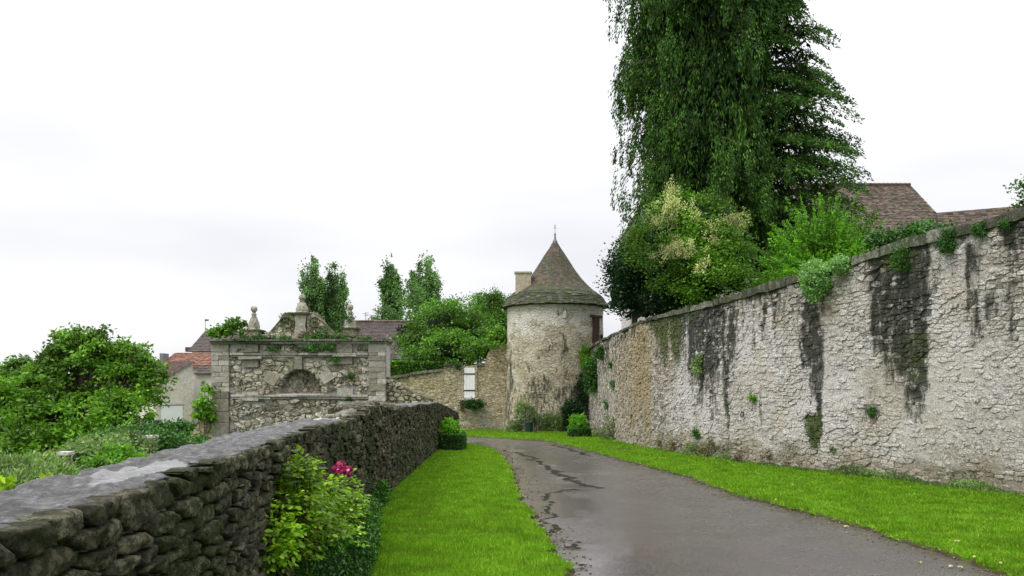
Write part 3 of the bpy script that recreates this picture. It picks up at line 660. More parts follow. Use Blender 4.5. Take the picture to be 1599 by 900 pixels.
# wet flat capping, near stretch
Mc = Mat('wet_grey_capping', 0.5, 0.5)
n1 = Mc.noise(1.6, 4, 0.6, stretch=(1, .45, 1)); n2 = Mc.noise(20, 8, 0.8, stretch=(1, .5, 1)); n3 = Mc.noise(70, 3, .7)
col = Mc.ramp(n2, [(0.46, (0.010, 0.010, 0.008)), (0.50, (0.065, 0.066, 0.066)), (0.56, (0.15, 0.15, 0.158)), (0.64, (0.32, 0.32, 0.34))])
mpp = Mc.n('ShaderNodeMapping'); mpp.inputs['Location'].default_value = (1.56/.13, -3.4/.5, 0); mpp.inputs['Scale'].default_value = (1/.13, 1/.5, 0); Mc.l(Mc.pos(), mpp.inputs[0])
ln = Mc.n('ShaderNodeVectorMath', operation='LENGTH'); Mc.l(mpp.outputs[0], ln.inputs[0])
pud = Mc.ramp(Mc.math('SUBTRACT', Mc.math('MULTIPLY', Mc.noise(5, 4, .6, stretch=(2, .6, 1)), 2.0), ln.outputs['Value']), [(0.1, 0.0), (0.2, 1.0)])
col = Mc.mix(Mc.ramp(n3, [(0.35, 0.0), (0.55, .6)]), (0.05, 0.05, 0.045), col); col = Mc.mix(pud, col, (0.10, 0.10, 0.10)); Mc.base(col)
Mc.l(Mc.mix(pud, Mc.ramp(n2, [(0.3, 0.65), (0.7, 0.32)]), 0.06), Mc.p.inputs['Roughness'])
bb = Mc.bump(Mc.math('ADD', n2, Mc.math('MULTIPLY', n3, 0.3)), 0.022); Mc.l(Mc.mix(pud, 1.0, 0.03), bb.inputs['Strength'])
def cap(line, ua, ub, nu, zf, d0, d1, th, mat, parent, name, amp):
    us = np.linspace(ua, ub, nu); nd = 22; ds = np.linspace(d1, d0, nd); V = []
    for uu in us:
        e1 = 0.03*(float(fbm(uu*5, 1, 1, 3))-.5)*2; e0 = 0.03*(float(fbm(uu*5, 9, 1, 3))-.5)*2
        dd = np.linspace(d1+e1, d0+e0, nd); z = zf(uu)+th+amp*(fbm(np.full(nd, uu*11), dd*16, 4, 4)-.5)+0.01*(fbm(np.full(nd, uu*1), dd*2, 4, 2)-.5)
        edge = np.minimum(np.arange(nd), np.arange(nd)[::-1]); z = z-0.012*(edge == 0)-0.006*(edge == 1)
        V.append(np.concatenate([[[uu, zf(uu)-0.0, d1+e1-.02]], np.stack([np.full(nd, uu), z, dd], 1), [[uu, zf(uu)-0.02, d0]]]))
    V = np.concatenate(V); k = nd+2; i = np.arange(nu-1)[:, None]*k+np.arange(k-1)
    Fc = np.stack([i, i+1, i+k+1, i+k], -1).reshape(-1, 4)
    return mesh(name, line.map(V), [tuple(f) for f in Fc]+[tuple(range(k)), tuple((nu-1)*k+j for j in range(k))[::-1]], mat, parent, smooth=True)
cap(LL, 0, float(LL.u_of_Y(8.3)), 620, ltop, -0.45, -0.015, 0.02, Mc.m, wallL, 'capping', 0.055)
cap(LL, float(LL.u_of_Y(14.6)), float(LL.u_of_Y(23.0)), 90, ltop, -0.45, 0.03, 0.05, Mc.m, wallL, 'capping', 0.03)
cap(LL, float(LL.u_of_Y(23.05)), LL.L, 50, ltop, -0.44, 0.03, 0.04, m_cop, wallL, 'capping', 0.03)
# broken top: loose rubble lying along the wall head
for k in range(46):
    uu = rs.uniform(LL.u_of_Y(8.3), LL.u_of_Y(14.7)); s_ = rs.uniform(0.07, 0.17)
    a = np.sort(rs.uniform(0, 2*math.pi, 7)); P = np.stack([s_*np.cos(a)*1.3, s_*np.sin(a)], 1)
    d = rs.uniform(-0.4, 0.02); h = s_*rs.uniform(.35, .6)
    V, Fc = stone(P, rs, 0.0, -0.05, h, 0.012, 1, .22)
    x, y = LL.P(uu+V[:, 0]); nx, ny = LL.N(uu); z = ltop(uu)+V[:, 2]
    W = np.stack([x+nx*(d+V[:, 1]), y+ny*(d+V[:, 1]), z], 1)
    mesh('loose_stone', W, Fc, m_cop if k % 3 else m_lwall, wallL, attr=np.tile([0.25, .1, .35 if k % 4 == 0 else 0, 0], (len(W), 1)), smooth=True, origin=W.mean(0))

# ================================================================ foliage toolkit
def leaves(C_, D_, L_, W_, bend=None):
    """rhombic leaves: centres, directions, lengths, widths -> verts, quads"""
    n = len(C_); D_ = D_/(np.linalg.norm(D_, axis=1, keepdims=True)+1e-9)
    r = RS.normal(size=(n, 3)); S = np.cross(D_, r); S /= np.linalg.norm(S, axis=1, keepdims=True)+1e-9
    L_ = np.broadcast_to(L_, (n,))[:, None]; W_ = np.broadcast_to(W_, (n,))[:, None]
    V = np.stack([C_-D_*L_*.5, C_+S*W_*.5, C_+D_*L_*.5, C_-S*W_*.5], 1).reshape(-1, 3)
    return V, np.arange(4*n).reshape(n, 4)
def shell_pts(n, c, rad, lo=0.55, hi=1.0, zmin=-1.0):
    d = RS.normal(size=(int(n*1.6)+8, 3)); d /= np.linalg.norm(d, axis=1, keepdims=True); d = d[d[:, 2] > zmin][:n]
    r = RS.uniform(lo**3, hi**3, len(d))**(1/3.)
    return np.asarray(c)+d*r[:, None]*np.asarray(rad), d
def blob_crown(blobs, nclump, nleaf, clump_r, leaf_l, leaf_w, flat=0.6, up=0.2, lo=.55, droop=0.0, zmin=-0.9):
    Cs = []; Ds = []
    tot = sum((b[1][0]*b[1][1]*b[1][2])**(2/3.) for b in blobs)
    for c, rad in blobs:
        k = max(3, int(nclump*(rad[0]*rad[1]*rad[2])**(2/3.)/tot))
        cc, dd = shell_pts(k, c, rad, lo, 1.0, zmin)
        for p, d in zip(cc, dd):
            m = int(nleaf*RS.uniform(.5, 1.4)); cr_ = clump_r*RS.uniform(.6, 1.35)
            off = RS.normal(size=(m, 3))*cr_*np.array([.5, .5, .5*flat]); 
            q = p+off+d*cr_*.3; q[:, 2] -= droop*(off[:, 0]**2+off[:, 1]**2)/cr_
            Cs.append(q); Ds.append(RS.normal(size=(m, 3))*np.array([1, 1, .55])+d*0.6+np.array([0, 0, up]))
    Cs = np.concatenate(Cs); Ds = np.concatenate(Ds); n = len(Cs)
    return leaves(Cs, Ds, leaf_l*RS.uniform(.6, 1.3, n), leaf_w*RS.uniform(.7, 1.2, n))
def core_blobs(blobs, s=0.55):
    """irregular masses well inside the leaves, coloured near-black as painted shade"""
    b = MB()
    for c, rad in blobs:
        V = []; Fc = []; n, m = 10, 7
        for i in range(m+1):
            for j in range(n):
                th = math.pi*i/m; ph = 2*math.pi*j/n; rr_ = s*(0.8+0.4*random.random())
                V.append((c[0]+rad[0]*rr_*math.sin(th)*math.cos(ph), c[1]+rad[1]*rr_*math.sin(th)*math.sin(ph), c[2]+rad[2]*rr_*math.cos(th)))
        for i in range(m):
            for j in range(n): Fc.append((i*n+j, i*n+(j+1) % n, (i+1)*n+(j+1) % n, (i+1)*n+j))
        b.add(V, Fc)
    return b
def tree(name, label, cat, base, blobs, mat, nclump, nleaf, clump_r, ll, lw, trunk_r=0.15, group=None, core=0.5, up=0.1, droop=0, lo=.55, flat=.6, fol='crown', zmin=-0.9):
    t = thing(name, label, cat, base, group)
    V, Fq = blob_crown(blobs, nclump, nleaf, clump_r, ll, lw, up=up, droop=droop, lo=lo, flat=flat, zmin=zmin)
    mesh(fol, V, Fq, mat, t)
    b = MB(); zt = max(c[2] for c, r in blobs); top = Vector((np.mean([c[0] for c, r in blobs]), np.mean([c[1] for c, r in blobs]), zt))
    B = Vector(base); fork = B.lerp(top, 0.35)
    b.tube([B, B.lerp(fork, .5)+Vector((.03, 0, 0)), fork, top], [trunk_r, trunk_r*.8, trunk_r*.65, trunk_r*.15], 8)
    for c, r in blobs:
        c = Vector(c); e = c+Vector((0, 0, r[2]*.55)); b.tube([fork, fork.lerp(c, .5)+Vector((0, 0, .1*r[2])), c, e], [trunk_r*.45, trunk_r*.33, trunk_r*.22, trunk_r*.08], 6)
        for q in range(5):
            a = random.uniform(0, 6.28); e2 = c+Vector((math.cos(a)*r[0]*.8, math.sin(a)*r[1]*.8, random.uniform(-.3, .7)*r[2])); b.tube([c, c.lerp(e2, .5)+Vector((0, 0, .08*r[2])), e2], [trunk_r*.16, trunk_r*.1, trunk_r*.04], 5)
    b.build('trunk' if trunk_r > .04 else 'stem', m_bark, t)
    if core: core_blobs(blobs, core).build('inner_shade_foliage', m_core, t)
    return t
def pb(px, py, Y, rx, rz, ry=None):
    """a foliage mass given where it stands: centre at a distance, radii in metres"""
    x, y, z = wpt(px, py, Y); return ((x, y, z), (rx, ry if ry else rx*.8, rz))

# ================================================================ the round tower
TX, TY = 2.10, 38.9; TZ = float(zg(37)); ER = 2.46
tower = thing('dovecote_tower', 'round plastered tower with bell shaped tiled roof at the road bend', 'tower', (TX, TY, TZ))
def tstain(W):
    a = np.arctan2(W[:, 0]-TX, -(W[:, 1]-TY)); z = W[:, 2]; y = W[:, 1]; px = 800+F*W[:, 0]/y; py = HZ-F*z/y
    n1 = fbm(a*4, z*1.5, 1, 5); n2 = fbm(a*7, z*3.2, 5, 5); n3 = fbm(a*2, z*.8, 9, 4)
    wh = (1-ss(512, 532, py+(n1-.5)*50))*1.1
    wh = np.maximum(wh, 0.45*ss(.5, .7, n3)*(1-ss(590, 650, py)))*(1-ss(.5, .62, n2)*.6)
    dk = ss(.50, .78, n2+0.19*ss(540, 640, py)-0.18*(1-ss(510, 540, py)))*.75
    for c, hw, y0, y1, st in ((880, 5, 482, 500, .9), (880, 4, 515, 565, 1), (845, 22, 585, 640, .8), (878, 14, 583, 596, .9), (900, 30, 600, 680, .9), (838, 5, 540, 570, .5), (794, 4, 560, 680, .9), (822, 18, 620, 680, .7), (870, 30, 640, 680, .8), (905, 6, 515, 560, .5)):
        dk = np.maximum(dk, st*1.0*(1-ss(.2*hw, 2.0*hw, np.abs(px+(n1-.5)*24-c)))*ss(y0-8, y0+8, py)*(1-ss(y1-14, y1+14, py+(n2-.5)*30)))
    oc = ss(.45, .7, n1)*.35*ss(500, 540, py); ms = ss(.6, .75, n2)*.35*ss(560, 640, py)
    return np.stack([np.clip(dk, 0, 1.1), oc, ms, np.clip(wh, 0, 1)], 1)
na, nz_ = 260, 110; aa = np.linspace(0, 2*math.pi, na, endpoint=False); zz = np.linspace(TZ-.4, 3.78, nz_)
A, ZZ = np.meshgrid(aa, zz); rad = np.interp(ZZ, [TZ-.4, TZ+.6, 0, 4], [2.52, 2.46, 2.36, 2.33]) + 0.03*(fbm(np.cos(A)*5, np.sin(A)*5, ZZ*2, 4)-.5)*2
V = np.stack([TX+rad*np.sin(A), TY-rad*np.cos(A), ZZ], -1).reshape(-1, 3)
i = np.arange(nz_-1)[:, None]*na+np.arange(na)[None]; j = np.arange(nz_-1)[:, None]*na+((np.arange(na)+1) % na)[None]
Fc = np.stack([i, j, j+na, i+na], -1).reshape(-1, 4)
mesh('wall', V, Fc, m_plaster, tower, attr=tstain(V), smooth=True)
prof_y = [(378, 3), (388, 9), (400, 17), (424, 32), (436, 41), (446, 50), (456, 61), (466, 74), (481, 83)]
sc = F/TY
prof = [((w_/sc)*1.0, (HZ-y_)/sc) for y_, w_ in prof_y]      # r, z
# tiles laid in rings
def ring_tiles(prof, z0, z1, dz, tw, th, seed, ov=1.35, jz=0.0):
    rr_ = np.random.RandomState(seed); b = MB(); zs = [p[1] for p in prof][::-1]; rs_ = [p[0] for p in prof][::-1]
    s = z0
    while s < z1:
        r0 = float(np.interp(s, zs, rs_)); r1 = float(np.interp(s+dz*ov, zs, rs_)); n = max(5, int(2*math.pi*r0/tw)); ph = rr_.uniform(0, 6.28)
        # shorten vertical step where the slope is shallow
        for k in range(n):
            a0 = ph+2*math.pi*k/n; a1 = a0+2*math.pi/n*0.93; j_ = rr_.uniform(-jz, jz); l_ = rr_.uniform(0, th*.8)
            def p(r, a, z): return (TX+r*math.sin(a), TY-r*math.cos(a), z)
            o_ = th+l_
            b.add([p(r0+o_, a0, s+j_), p(r0+o_, a1, s+j_), p(r1+.004, a1, s+dz*ov), p(r1+.004, a0, s+dz*ov), p(r0-.03, a0, s+j_-.01), p(r0-.03, a1, s+j_-.01)], [(0, 1, 2, 3), (4, 5, 1, 0), (0, 3, 4), (1, 5, 2)])
        sl = abs(r0-r1)/(dz*ov); s += dz/math.sqrt(1+sl*sl)*1.0 if sl < 1.2 else dz*.45
    return b
b = MB(); b.lathe((TX, TY, 0), [(p[0]*.99-.03 if p[0] > .2 else p[0]*.9, p[1]-.03) for p in prof][::-1], 48); b.build('roof', m_tile_tower, tower)
roof_o = tower.children[-1] if False else [o for o in bpy.data.objects if o.name.startswith('roof')][-1]
stuff(ring_tiles(prof, (HZ-459)/sc, 6.95, 0.095, 0.16, 0.012, 3).build('roof_tiles', m_tile_tower, tower))
stuff(ring_tiles(prof, (HZ-481)/sc, (HZ-459)/sc, 0.11, 0.26, 0.022, 5, 1.6, .02).build('eave_slates', m_slab, tower))
b = MB(); b.lathe((TX, TY, 3.66), [(2.2, 0), (2.50, 0.02), (2.50, 0.05), (2.2, .09)], 64); b.build('eave_course', m_slab, tower)
b = MB(); b.lathe((TX, TY, 6.86), [(.14, 0), (.11, .12), (.05, .25), (.035, .4), (.06, .44), (.03, .48), (.012, .55), (.012, .95)], 12); b.box((TX, TY, 7.62), (.16, .02, .02)); b.box((TX, TY, 7.72), (.09, .02, .02)); b.build('finial', m_lead, tower)
b = MB(); cx0, cy0 = (817.5-800)/F*38.0, 38.0
b.box((cx0, cy0, 4.75), (.74, .6, 1.05)); ch = b.build('chimney', m_tan, tower, attr=np.tile([.3, .3, .1, 0], (8, 1)))
b = MB(); b.box((cx0, cy0, 5.30), (.84, .7, .06)); b.build('chimney_cap', m_cop, ch); 
b = MB(); b.box((cx0+.5, cy0-.05, 4.32), (.30, .5, .05), ry=R(-50)); b.build('flashing', m_cream, ch)
# little door-like window on the right, lintel and shutter
wa = math.asin((929-869)/77.0); wn = Vector((math.sin(wa), -math.cos(wa), 0)); wc = Vector((TX, TY, 0))+wn*2.36; wc.z = (600-517)/F*37.4
b = MB(); b.box(wc-wn*.02, (.50, .12, 1.25), rz=wa); wf = b.build('window', m_wood, tower)
b = MB(); b.box(wc+wn*.03+Vector((0, 0, .68)), (.86, .14, .11), rz=wa); b.build('lintel', m_wood, wf)
b = MB(); b.box(wc+wn*.03+Vector((0, 0, -.66)), (.66, .14, .08), rz=wa); b.build('sill', m_ashlar, wf)
for k in range(3):
    b = MB(); sd_ = wn.cross(Vector((0, 0, 1))); b.box(wc+wn*.055+sd_*(-.15+.15*k), (.13, .03, 1.2), rz=wa); b.build('board', m_wood, wf)
b = MB(); b.box((TX+2.36*math.sin(R(66)), TY-2.36*math.cos(R(66)), 2.05), (.22, .12, .55), rz=R(66)); b.build('slit', m_core, tower)  # solid block; the shade inside the slit is put into its colour
na_ = math.asin((880-869)/77.0)
b = MB(); b.lathe((TX+2.345*math.sin(na_), TY-2.345*math.cos(na_), 3.18), [(.03, -.2), (.10, -.14), (.11, .1), (.06, .2)], 12); b.build('niche', m_gmort, tower)

# ================================================================ back wall beside the tower
bw = thing('stone_wall', 'tan rubble garden wall with a white shutter joining the left side of the tower', 'wall', (-3.0, 39.4, float(zg(39.4))))
bt_px = [(560, 594), (622, 590), (655, 584), (692, 580), (693, 572), (720, 571), (757, 571), (758, 566), (762, 552), (768, 542), (776, 539), (800, 537)]
sbw = F/39.4
BL = Line([(-14, 39.5), (0.0, 39.4), (0.6, 39.4)], 1)
if BL.ny.mean() > 0: BL.nx *= -1; BL.ny *= -1
bz = [(x_-800)/sbw for x_, _ in bt_px]; bzz = [(HZ-y_)/sbw for _, y_ in bt_px]
def btop(u): return float(np.interp(BL.P(u)[0], bz, bzz))
def bstain(W):
    px = 800+F*W[:, 0]/W[:, 1]; py = HZ-F*W[:, 2]/W[:, 1]; n1 = fbm(W[:, 0]*1.2, W[:, 2]*1.2, 3, 4); n2 = fbm(W[:, 0]*3, W[:, 2]*3, 3, 4)
    oc = ss(.4, .65, n1)*.35*(1-ss(600, 640, py)); wh = ss(.4, .6, n2)*.45*ss(600, 640, py)+.1; dk = ss(.55, .75, n2)*.5
    dk = np.maximum(dk, (1-ss(0, 6, py-np.interp(px, [p[0] for p in bt_px], [p[1] for p in bt_px])))*.7)
    ms = ss(.62, .75, n1)*.3+(1-ss(.05, .5, W[:, 2]-zg(39.4)))*.5
    return np.stack([dk, oc, np.clip(ms, 0, 1), wh], 1)
wall_body('wall_face', BL, 0, BL.L, 260, lambda u: -2.6, btop, 56, 0.5, m_back, bw, lambda u, v: 0.05*(fbm(u*4, v*7, 2, 3)-.5), bstain)
cb = [((728+k_*0-0), 0) for k_ in ()]
for x0_, x1_ in ((608, 640), (641, 668), (669, 692), (693, 708), (709, 722), (745, 757)):
    b = MB(); xa, xb = (x0_-800)/sbw, (x1_-800)/sbw; za = (HZ-np.interp((x0_+x1_)/2, [p[0] for p in bt_px], [p[1] for p in bt_px]))/sbw
    tl = math.atan2((np.interp(x0_, [p[0] for p in bt_px], [p[1] for p in bt_px])-np.interp(x1_-1, [p[0] for p in bt_px], [p[1] for p in bt_px])), (x1_-x0_))
    b.box(((xa+xb)/2, 39.65, za+.06), (xb-xa-.03, .72, .13), ry=-tl); b.build('coping_stone', m_cop, bw, attr=np.tile([.55, 0, .3, 0], (8, 1)))
sx0, sx1, sz0, sz1 = (725-800)/sbw, (742-800)/sbw, (600-621)/sbw, (600-575)/sbw
b = MB(); b.box(((sx0+sx1)/2, 39.40, (sz0+sz1)/2), (sx1-sx0+.05, .05, sz1-sz0+.04)); sh = b.build('shutter', m_cop, bw)
for k in range(4):
    b = MB(); wb = (sx1-sx0)/4; b.box((sx0+wb*(k+.5), 39.36+.004*(k % 2), (sz0+sz1)/2), (wb-.012, .04, sz1-sz0)); b.build('board', m_white, sh)
for zf in (.24, .80):
    b = MB(); b.box(((sx0+sx1)/2, 39.332, sz0+(sz1-sz0)*zf), (sx1-sx0+.04, .02, .06)); b.build('hinge_band', m_iron, sh)
for s_ in (sx0-.05, sx1+.06):
    for k in range(5):
        b = MB(); b.box((s_, 39.42, sz0+.15+k*.31), (.09 if k % 2 else .14, .16, .29)); b.build('quoin', m_back, bw, attr=np.tile([.1, .1, 0, .3], (8, 1)))
b = MB(); b.box(((sx0+sx1)/2, 39.36, sz0-.08), (.9, .3, .12)); b.build('window_sill', m_cop, bw)

# ================================================================ the ruined grotto gate
GY_ = 22.0; gs = F/GY_
def gX(px): return (px-800)/gs
def gZ(py): return (HZ-py)/gs
gate = thing('ruined_gateway', 'ruined rubble stone fountain facade with ball finials behind the low left wall', 'gateway', (gX(468), GY_, -3.0))
def gstain_tone(W):
    n1 = fbm(W[:, 0]*1.5, W[:, 2]*1.5, 3, 4); n2 = fbm(W[:, 0]*4, W[:, 2]*4, 7, 4)
    tp_ = ss(.1, .95, W[:, 2]); ms = ss(.52, .70, n2+.12*tp_-0.05)*.8*(.35+.65*tp_); dk = ss(.56, .72, n1)*.45+ss(.6, .75, n2)*.3
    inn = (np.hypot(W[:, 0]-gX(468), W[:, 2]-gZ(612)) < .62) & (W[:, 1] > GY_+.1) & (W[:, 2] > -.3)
    oc = ss(.5, .7, fbm(W[:, 0]*2, W[:, 2]*2, 15, 3))*.3 + inn*.25; dk = dk+inn*.35*ss(0, .4, W[:, 2])  # inside the niche: more ochre, and darker towards its top
    return np.stack([np.clip(dk, 0, 1), oc, np.clip(ms+inn*.25, 0, 1), np.clip(ss(.45, .65, 1-n1)*.35, 0, 1)], 1)
gmap = lambda V: np.stack([V[:, 0], GY_-V[:, 2], V[:, 1]], 1)
ncx, nsz, nhw = gX(469), gZ(615), .60
x0, x1 = gX(334), gX(602); ztop = gZ(537)
b = MB()
b.box(((x0+ncx-nhw)/2, GY_+.45, (ztop-3)/2), (ncx-nhw-x0, .9, ztop+3)); b.box(((x1+ncx+nhw)/2, GY_+.45, (ztop-3)/2), (x1-ncx-nhw, .9, ztop+3))
b.box((ncx, GY_+.45, (nsz-3)/2), (2*nhw, .9, nsz+3)); b.box((ncx, GY_+.62, (ztop-.03+nsz)/2), (2*nhw+.1, .56, ztop-.03-nsz))
nc = 20
for k in range(nc):
    xa = -nhw+2*nhw*k/nc; xb = xa+2*nhw/nc; xm = (xa+xb)/2; za = nsz+.03+0.66*math.sqrt(max(0, 1-(xm/nhw)**2))
    b.box((ncx+xm, GY_+.295, (za+ztop)/2), (2*nhw/nc, .59, ztop-za))
b.build('core', m_gmort, gate)
def rect(a, b_, c, d): return np.array([[a, b_], [c, b_], [c, d], [a, d]])
blocks = [(380, 406, 551, 538), (527, 552, 551, 535), (381, 406, 574, 562), (527, 552, 569, 558), (462, 474, 577, 557), (381, 406, 626, 612), (528, 553, 620, 606)]
excl = [(gX(a-3), gX(c+3), gZ(e+2), gZ(d-2)) for a, c, e, d in blocks]
bands = [(gX(a), gX(c), gZ(e), gZ(d)) for a, c, e, d in ((362, 577, 559, 551), (374, 414, 563, 557), (520, 560, 559, 553), (362, 577, 623, 616))]
def in_ex(u, v):
    for a, c, e, d in excl+bands:
        if a < u < c and e < v < d: return True
    return (v > nsz-.02 and math.hypot((u-ncx)/.70, (v-nsz)/.76) < 1)
cg = voronoi(gX(361), gX(576), lambda u: -2.1, lambda u: ztop-.03, .165, .105, rndp, jit=.48, var=.16, wave=1.0)
cg = [P for P in cg if not in_ex(*P.mean(0))]
for k in range(11):      # stones round the arch
    a0 = math.pi*(k+.06)/11; a1 = math.pi*(k+.94)/11
    if k in (5,): continue
    r0, r1 = .60, .60+rs.uniform(.16, .24)
    cg.append(np.array([[ncx+r0*math.cos(a0), nsz+r0*1.1*math.sin(a0)], [ncx+r1*math.cos(a0), nsz+r1*1.1*math.sin(a0)], [ncx+r1*math.cos(a1), nsz+r1*1.1*math.sin(a1)], [ncx+r0*math.cos(a1), nsz+r0*1.1*math.sin(a1)]]))
put_stones(cg, gmap, m_gate, gate, 'stone', gstain_tone, 260, gap=.009, proud=.075, jit=.016, back=-.08, seed=12, q=.2, topf=.74, dvar=.018)
cn = voronoi(ncx-.58, ncx+.58, lambda u: nsz, lambda u: nsz+.68, .15, .11, rndp, jit=.42)
gm2 = lambda V: np.stack([V[:, 0], GY_+.34-V[:, 2], V[:, 1]], 1)
put_stones(cn, gm2, m_gate, gate, 'niche_stone', gstain_tone, 60, gap=.008, proud=.06, jit=.01, seed=13)
def gblock(a, c, e, d, proud=.09, name='block', q=.04, mat=m_ashlar, par=gate, rot=0, back=-.1, j=.004):
    P = rect(gX(a), gZ(e), gX(c), gZ(d)); cc = P.mean(0)
    if rot: cs, sn = math.cos(rot), math.sin(rot); P = cc+(P-cc)@np.array([[cs, sn], [-sn, cs]])
    P = chaikin(P, q); n = len(P); s1 = cc+(P-cc)*.985
    V = np.concatenate([np.hstack([P, np.full((n, 1), back)]), np.hstack([P, np.full((n, 1), proud-.012)]), np.hstack([s1, np.full((n, 1), proud)])+rs.uniform(-j, j, (n, 3))])
    Fc = [(r*n+k, r*n+(k+1) % n, (r+1)*n+(k+1) % n, (r+1)*n+k) for r in range(2) for k in range(n)]+[tuple(2*n+k for k in range(n))]
    W = gmap(V); return mesh(name, W, Fc, mat, par, attr=gstain_tone(W)*np.array([.8, .5, .5, 0.6]), origin=W.mean(0))
for a, c, e, d in blocks: gblock(a, c, e, d, .13)
gblock(416, 436, 600, 582, .12, rot=R(-33)); gblock(502, 521, 597, 580, .12, rot=R(33))
# pilasters of coursed ashlar
for pa, pc in ((333, 360), (577, 603)):
    y_ = 537.5; k = 0
    while y_ < 700:
        h = rs.uniform(5, 11) if y_ < 620 else rs.uniform(14, 26)
        if k == 0: h = 13
        if rs.rand() < .45 and h < 12:
            m_ = rs.uniform(.35, .65)*(pc-pa)+pa
            gblock(pa+rs.uniform(-.5, .6), m_-.3, y_+h-.4, y_, .11+rs.uniform(0, .02)); gblock(m_+.3, pc+rs.uniform(-.6, .5), y_+h-.4, y_, .11+rs.uniform(0, .02))
        else: gblock(pa+rs.uniform(-.5, .6), pc+rs.uniform(-.6, .5), y_+h-.4, y_, .11+rs.uniform(0, .02))
        y_ += h; k += 1
# string courses and cornice in lengths
def course(px0, px1, ya, yb, proud, seglen, name, back=-.1, mat=m_ashlar):
    x_ = px0
    while x_ < px1-2:
        l = min(seglen*rs.uniform(.7, 1.2), px1-x_); l = px1-x_ if px1-x_-l < 6 else l
        gblock(x_+.25, x_+l-.25, yb+rs.uniform(-.2, .2), ya+rs.uniform(-.4, .4), proud+rs.uniform(-.006, .006), name, .03, mat, back=back); x_ += l
course(362, 576, 551.5, 555, .15, 30, 'string_course'); course(362, 576, 555.4, 558, .11, 34, 'string_course')
course(376, 412, 557.5, 561.5, .20, 40, 'bracket'); course(521, 559, 552, 557.5, .20, 40, 'bracket')
course(364, 576, 616.5, 619.5, .15, 28, 'string_course'); course(364, 576, 620, 623, .12, 28, 'string_course')
course(329, 606, 530.5, 533.5, .26, 36, 'cornice', -1.0, m_cop); course(331, 604, 533.9, 537.2, .17, 42, 'cornice', -.95, m_ashlar)
# attic: rubble base, scrolls and finials
at = voronoi(gX(376), gX(556), lambda u: gZ(530), lambda u: gZ(523), .2, .12, rndp, jit=.4)
gm3 = lambda V: np.stack([V[:, 0], GY_+.12-V[:, 2], V[:, 1]], 1)
put_stones(at, gm3, m_gate, gate, 'attic_stone', gstain_tone, 60, gap=.005, proud=.08, jit=.012, back=-.3, seed=3)
def scroll(sgn):
    out_ = []
    for t in np.linspace(0, 1, 16):
        x = 10+50*t; z = 491.0+ (526-491)*(ss(0.12, 1.0, t))*1.0-3*math.sin(t*math.pi)*(1 if t < .35 else 0)
        out_.append((gX(467.5+sgn*x), gZ(float(z))))
    poly = out_+[(gX(467.5+sgn*60), gZ(529.8)), (gX(467.5+sgn*10), gZ(529.8))]
    if sgn > 0: poly = poly[::-1]
    b = MB(); b.prism(poly, GY_+.16, GY_+.52); o = b.build('scroll', m_gate, gate, attr=np.tile([.7, .3, .5, 0], (len(b.V), 1)))
    # rolled rim and volute spiral
    b = MB(); b.tube([(x, GY_+.2, z+.015) for x, z in out_], .045, 6); b.tube([(x, GY_+.45, z+.015) for x, z in out_], .045, 6)
    b.build('scroll_rim', m_cop, o, attr=gstain_tone(np.array(b.V, float))*np.array([1, .8, 1, 0])+np.array([.3, .1, .3, 0]))
    cxs, czs = gX(467.5+sgn*22), gZ(504.5); b = MB()
    b.tube([(cxs+sgn*math.cos(t)*(.20-.018*t), GY_+.13, czs+math.sin(t)*(.20-.018*t)) for t in np.linspace(.4, 10, 40)], .024, 6)
    b.build('volute', m_cop, o, attr=gstain_tone(np.array(b.V, float))*np.array([1, .8, 1, 0])+np.array([.3, .1, .3, 0]))
    ca = [P for P in voronoi(min(gX(467.5+sgn*12), gX(467.5+sgn*58)), max(gX(467.5+sgn*12), gX(467.5+sgn*58)), lambda u: gZ(529), lambda u: gZ(float(491+35*ss(.12, 1, abs(u-gX(467.5))*gs/50-.2)))-.14, .16, .12, rndp, jit=.4)]
    put_stones([P for P in ca if np.hypot(P[:, 0].mean()-cxs, P[:, 1].mean()-czs) > .2], lambda V: np.stack([V[:, 0], GY_+.17-V[:, 2], V[:, 1]], 1), m_gate, gate, 'scroll_stone', gstain_tone, 40, gap=.006, proud=.05, jit=.01, back=-.03, seed=21)
scroll(-1); scroll(1)
b = MB(); cxp = gX(467.5)
b.box((cxp, GY_+.34, (gZ(530)+gZ(523))/2), (.44, .5, gZ(523)-gZ(530)))
b.prism([(gX(457), gZ(523)), (gX(478), gZ(523)), (gX(475), gZ(508)), (gX(477), gZ(491)), (gX(458), gZ(491)), (gX(460), gZ(508))], GY_+.12, GY_+.56); b.build('pedestal', m_ashlar, gate, attr=np.tile([.25, .1, .05, 0.3], (len(b.V), 1)))
b = MB(); b.box((cxp, GY_+.34, gZ(489.7)), (.56, .56, .035)); b.box((cxp, GY_+.34, gZ(488.2)), (.48, .48, .03)); b.build('pedestal_cap', m_cop, gate, attr=gstain_tone(np.array(b.V, float))*np.array([1, .8, 1, 0])+np.array([.3, .1, .3, 0]))
def finial(px, Yc, base_y, top_y, w, mat=m_ashlar, name='ball_finial'):
    H = (base_y-top_y)/gs; b = MB(); pr = [(w*.5, 0), (w*.5, .04*H), (w*.42, .07*H), (w*.45, .14*H), (w*.40, .30*H), (w*.24, .52*H), (w*.15, .62*H), (w*.22, .655*H), (w*.13, .69*H)]
    rb = .092; zc = H-rb
    pr += [(rb*math.sin(t), zc-rb*math.cos(t)) for t in np.linspace(.6, math.pi-.05, 9)]
    b.lathe((gX(px), Yc, gZ(base_y)), pr, 16); o = b.build(name, mat, gate, smooth=True, attr=np.tile([.35, .2, .35, 0], (len(b.V), 1))); return o
finial(467.3, GY_+.34, 487.5, 457.5, .40)
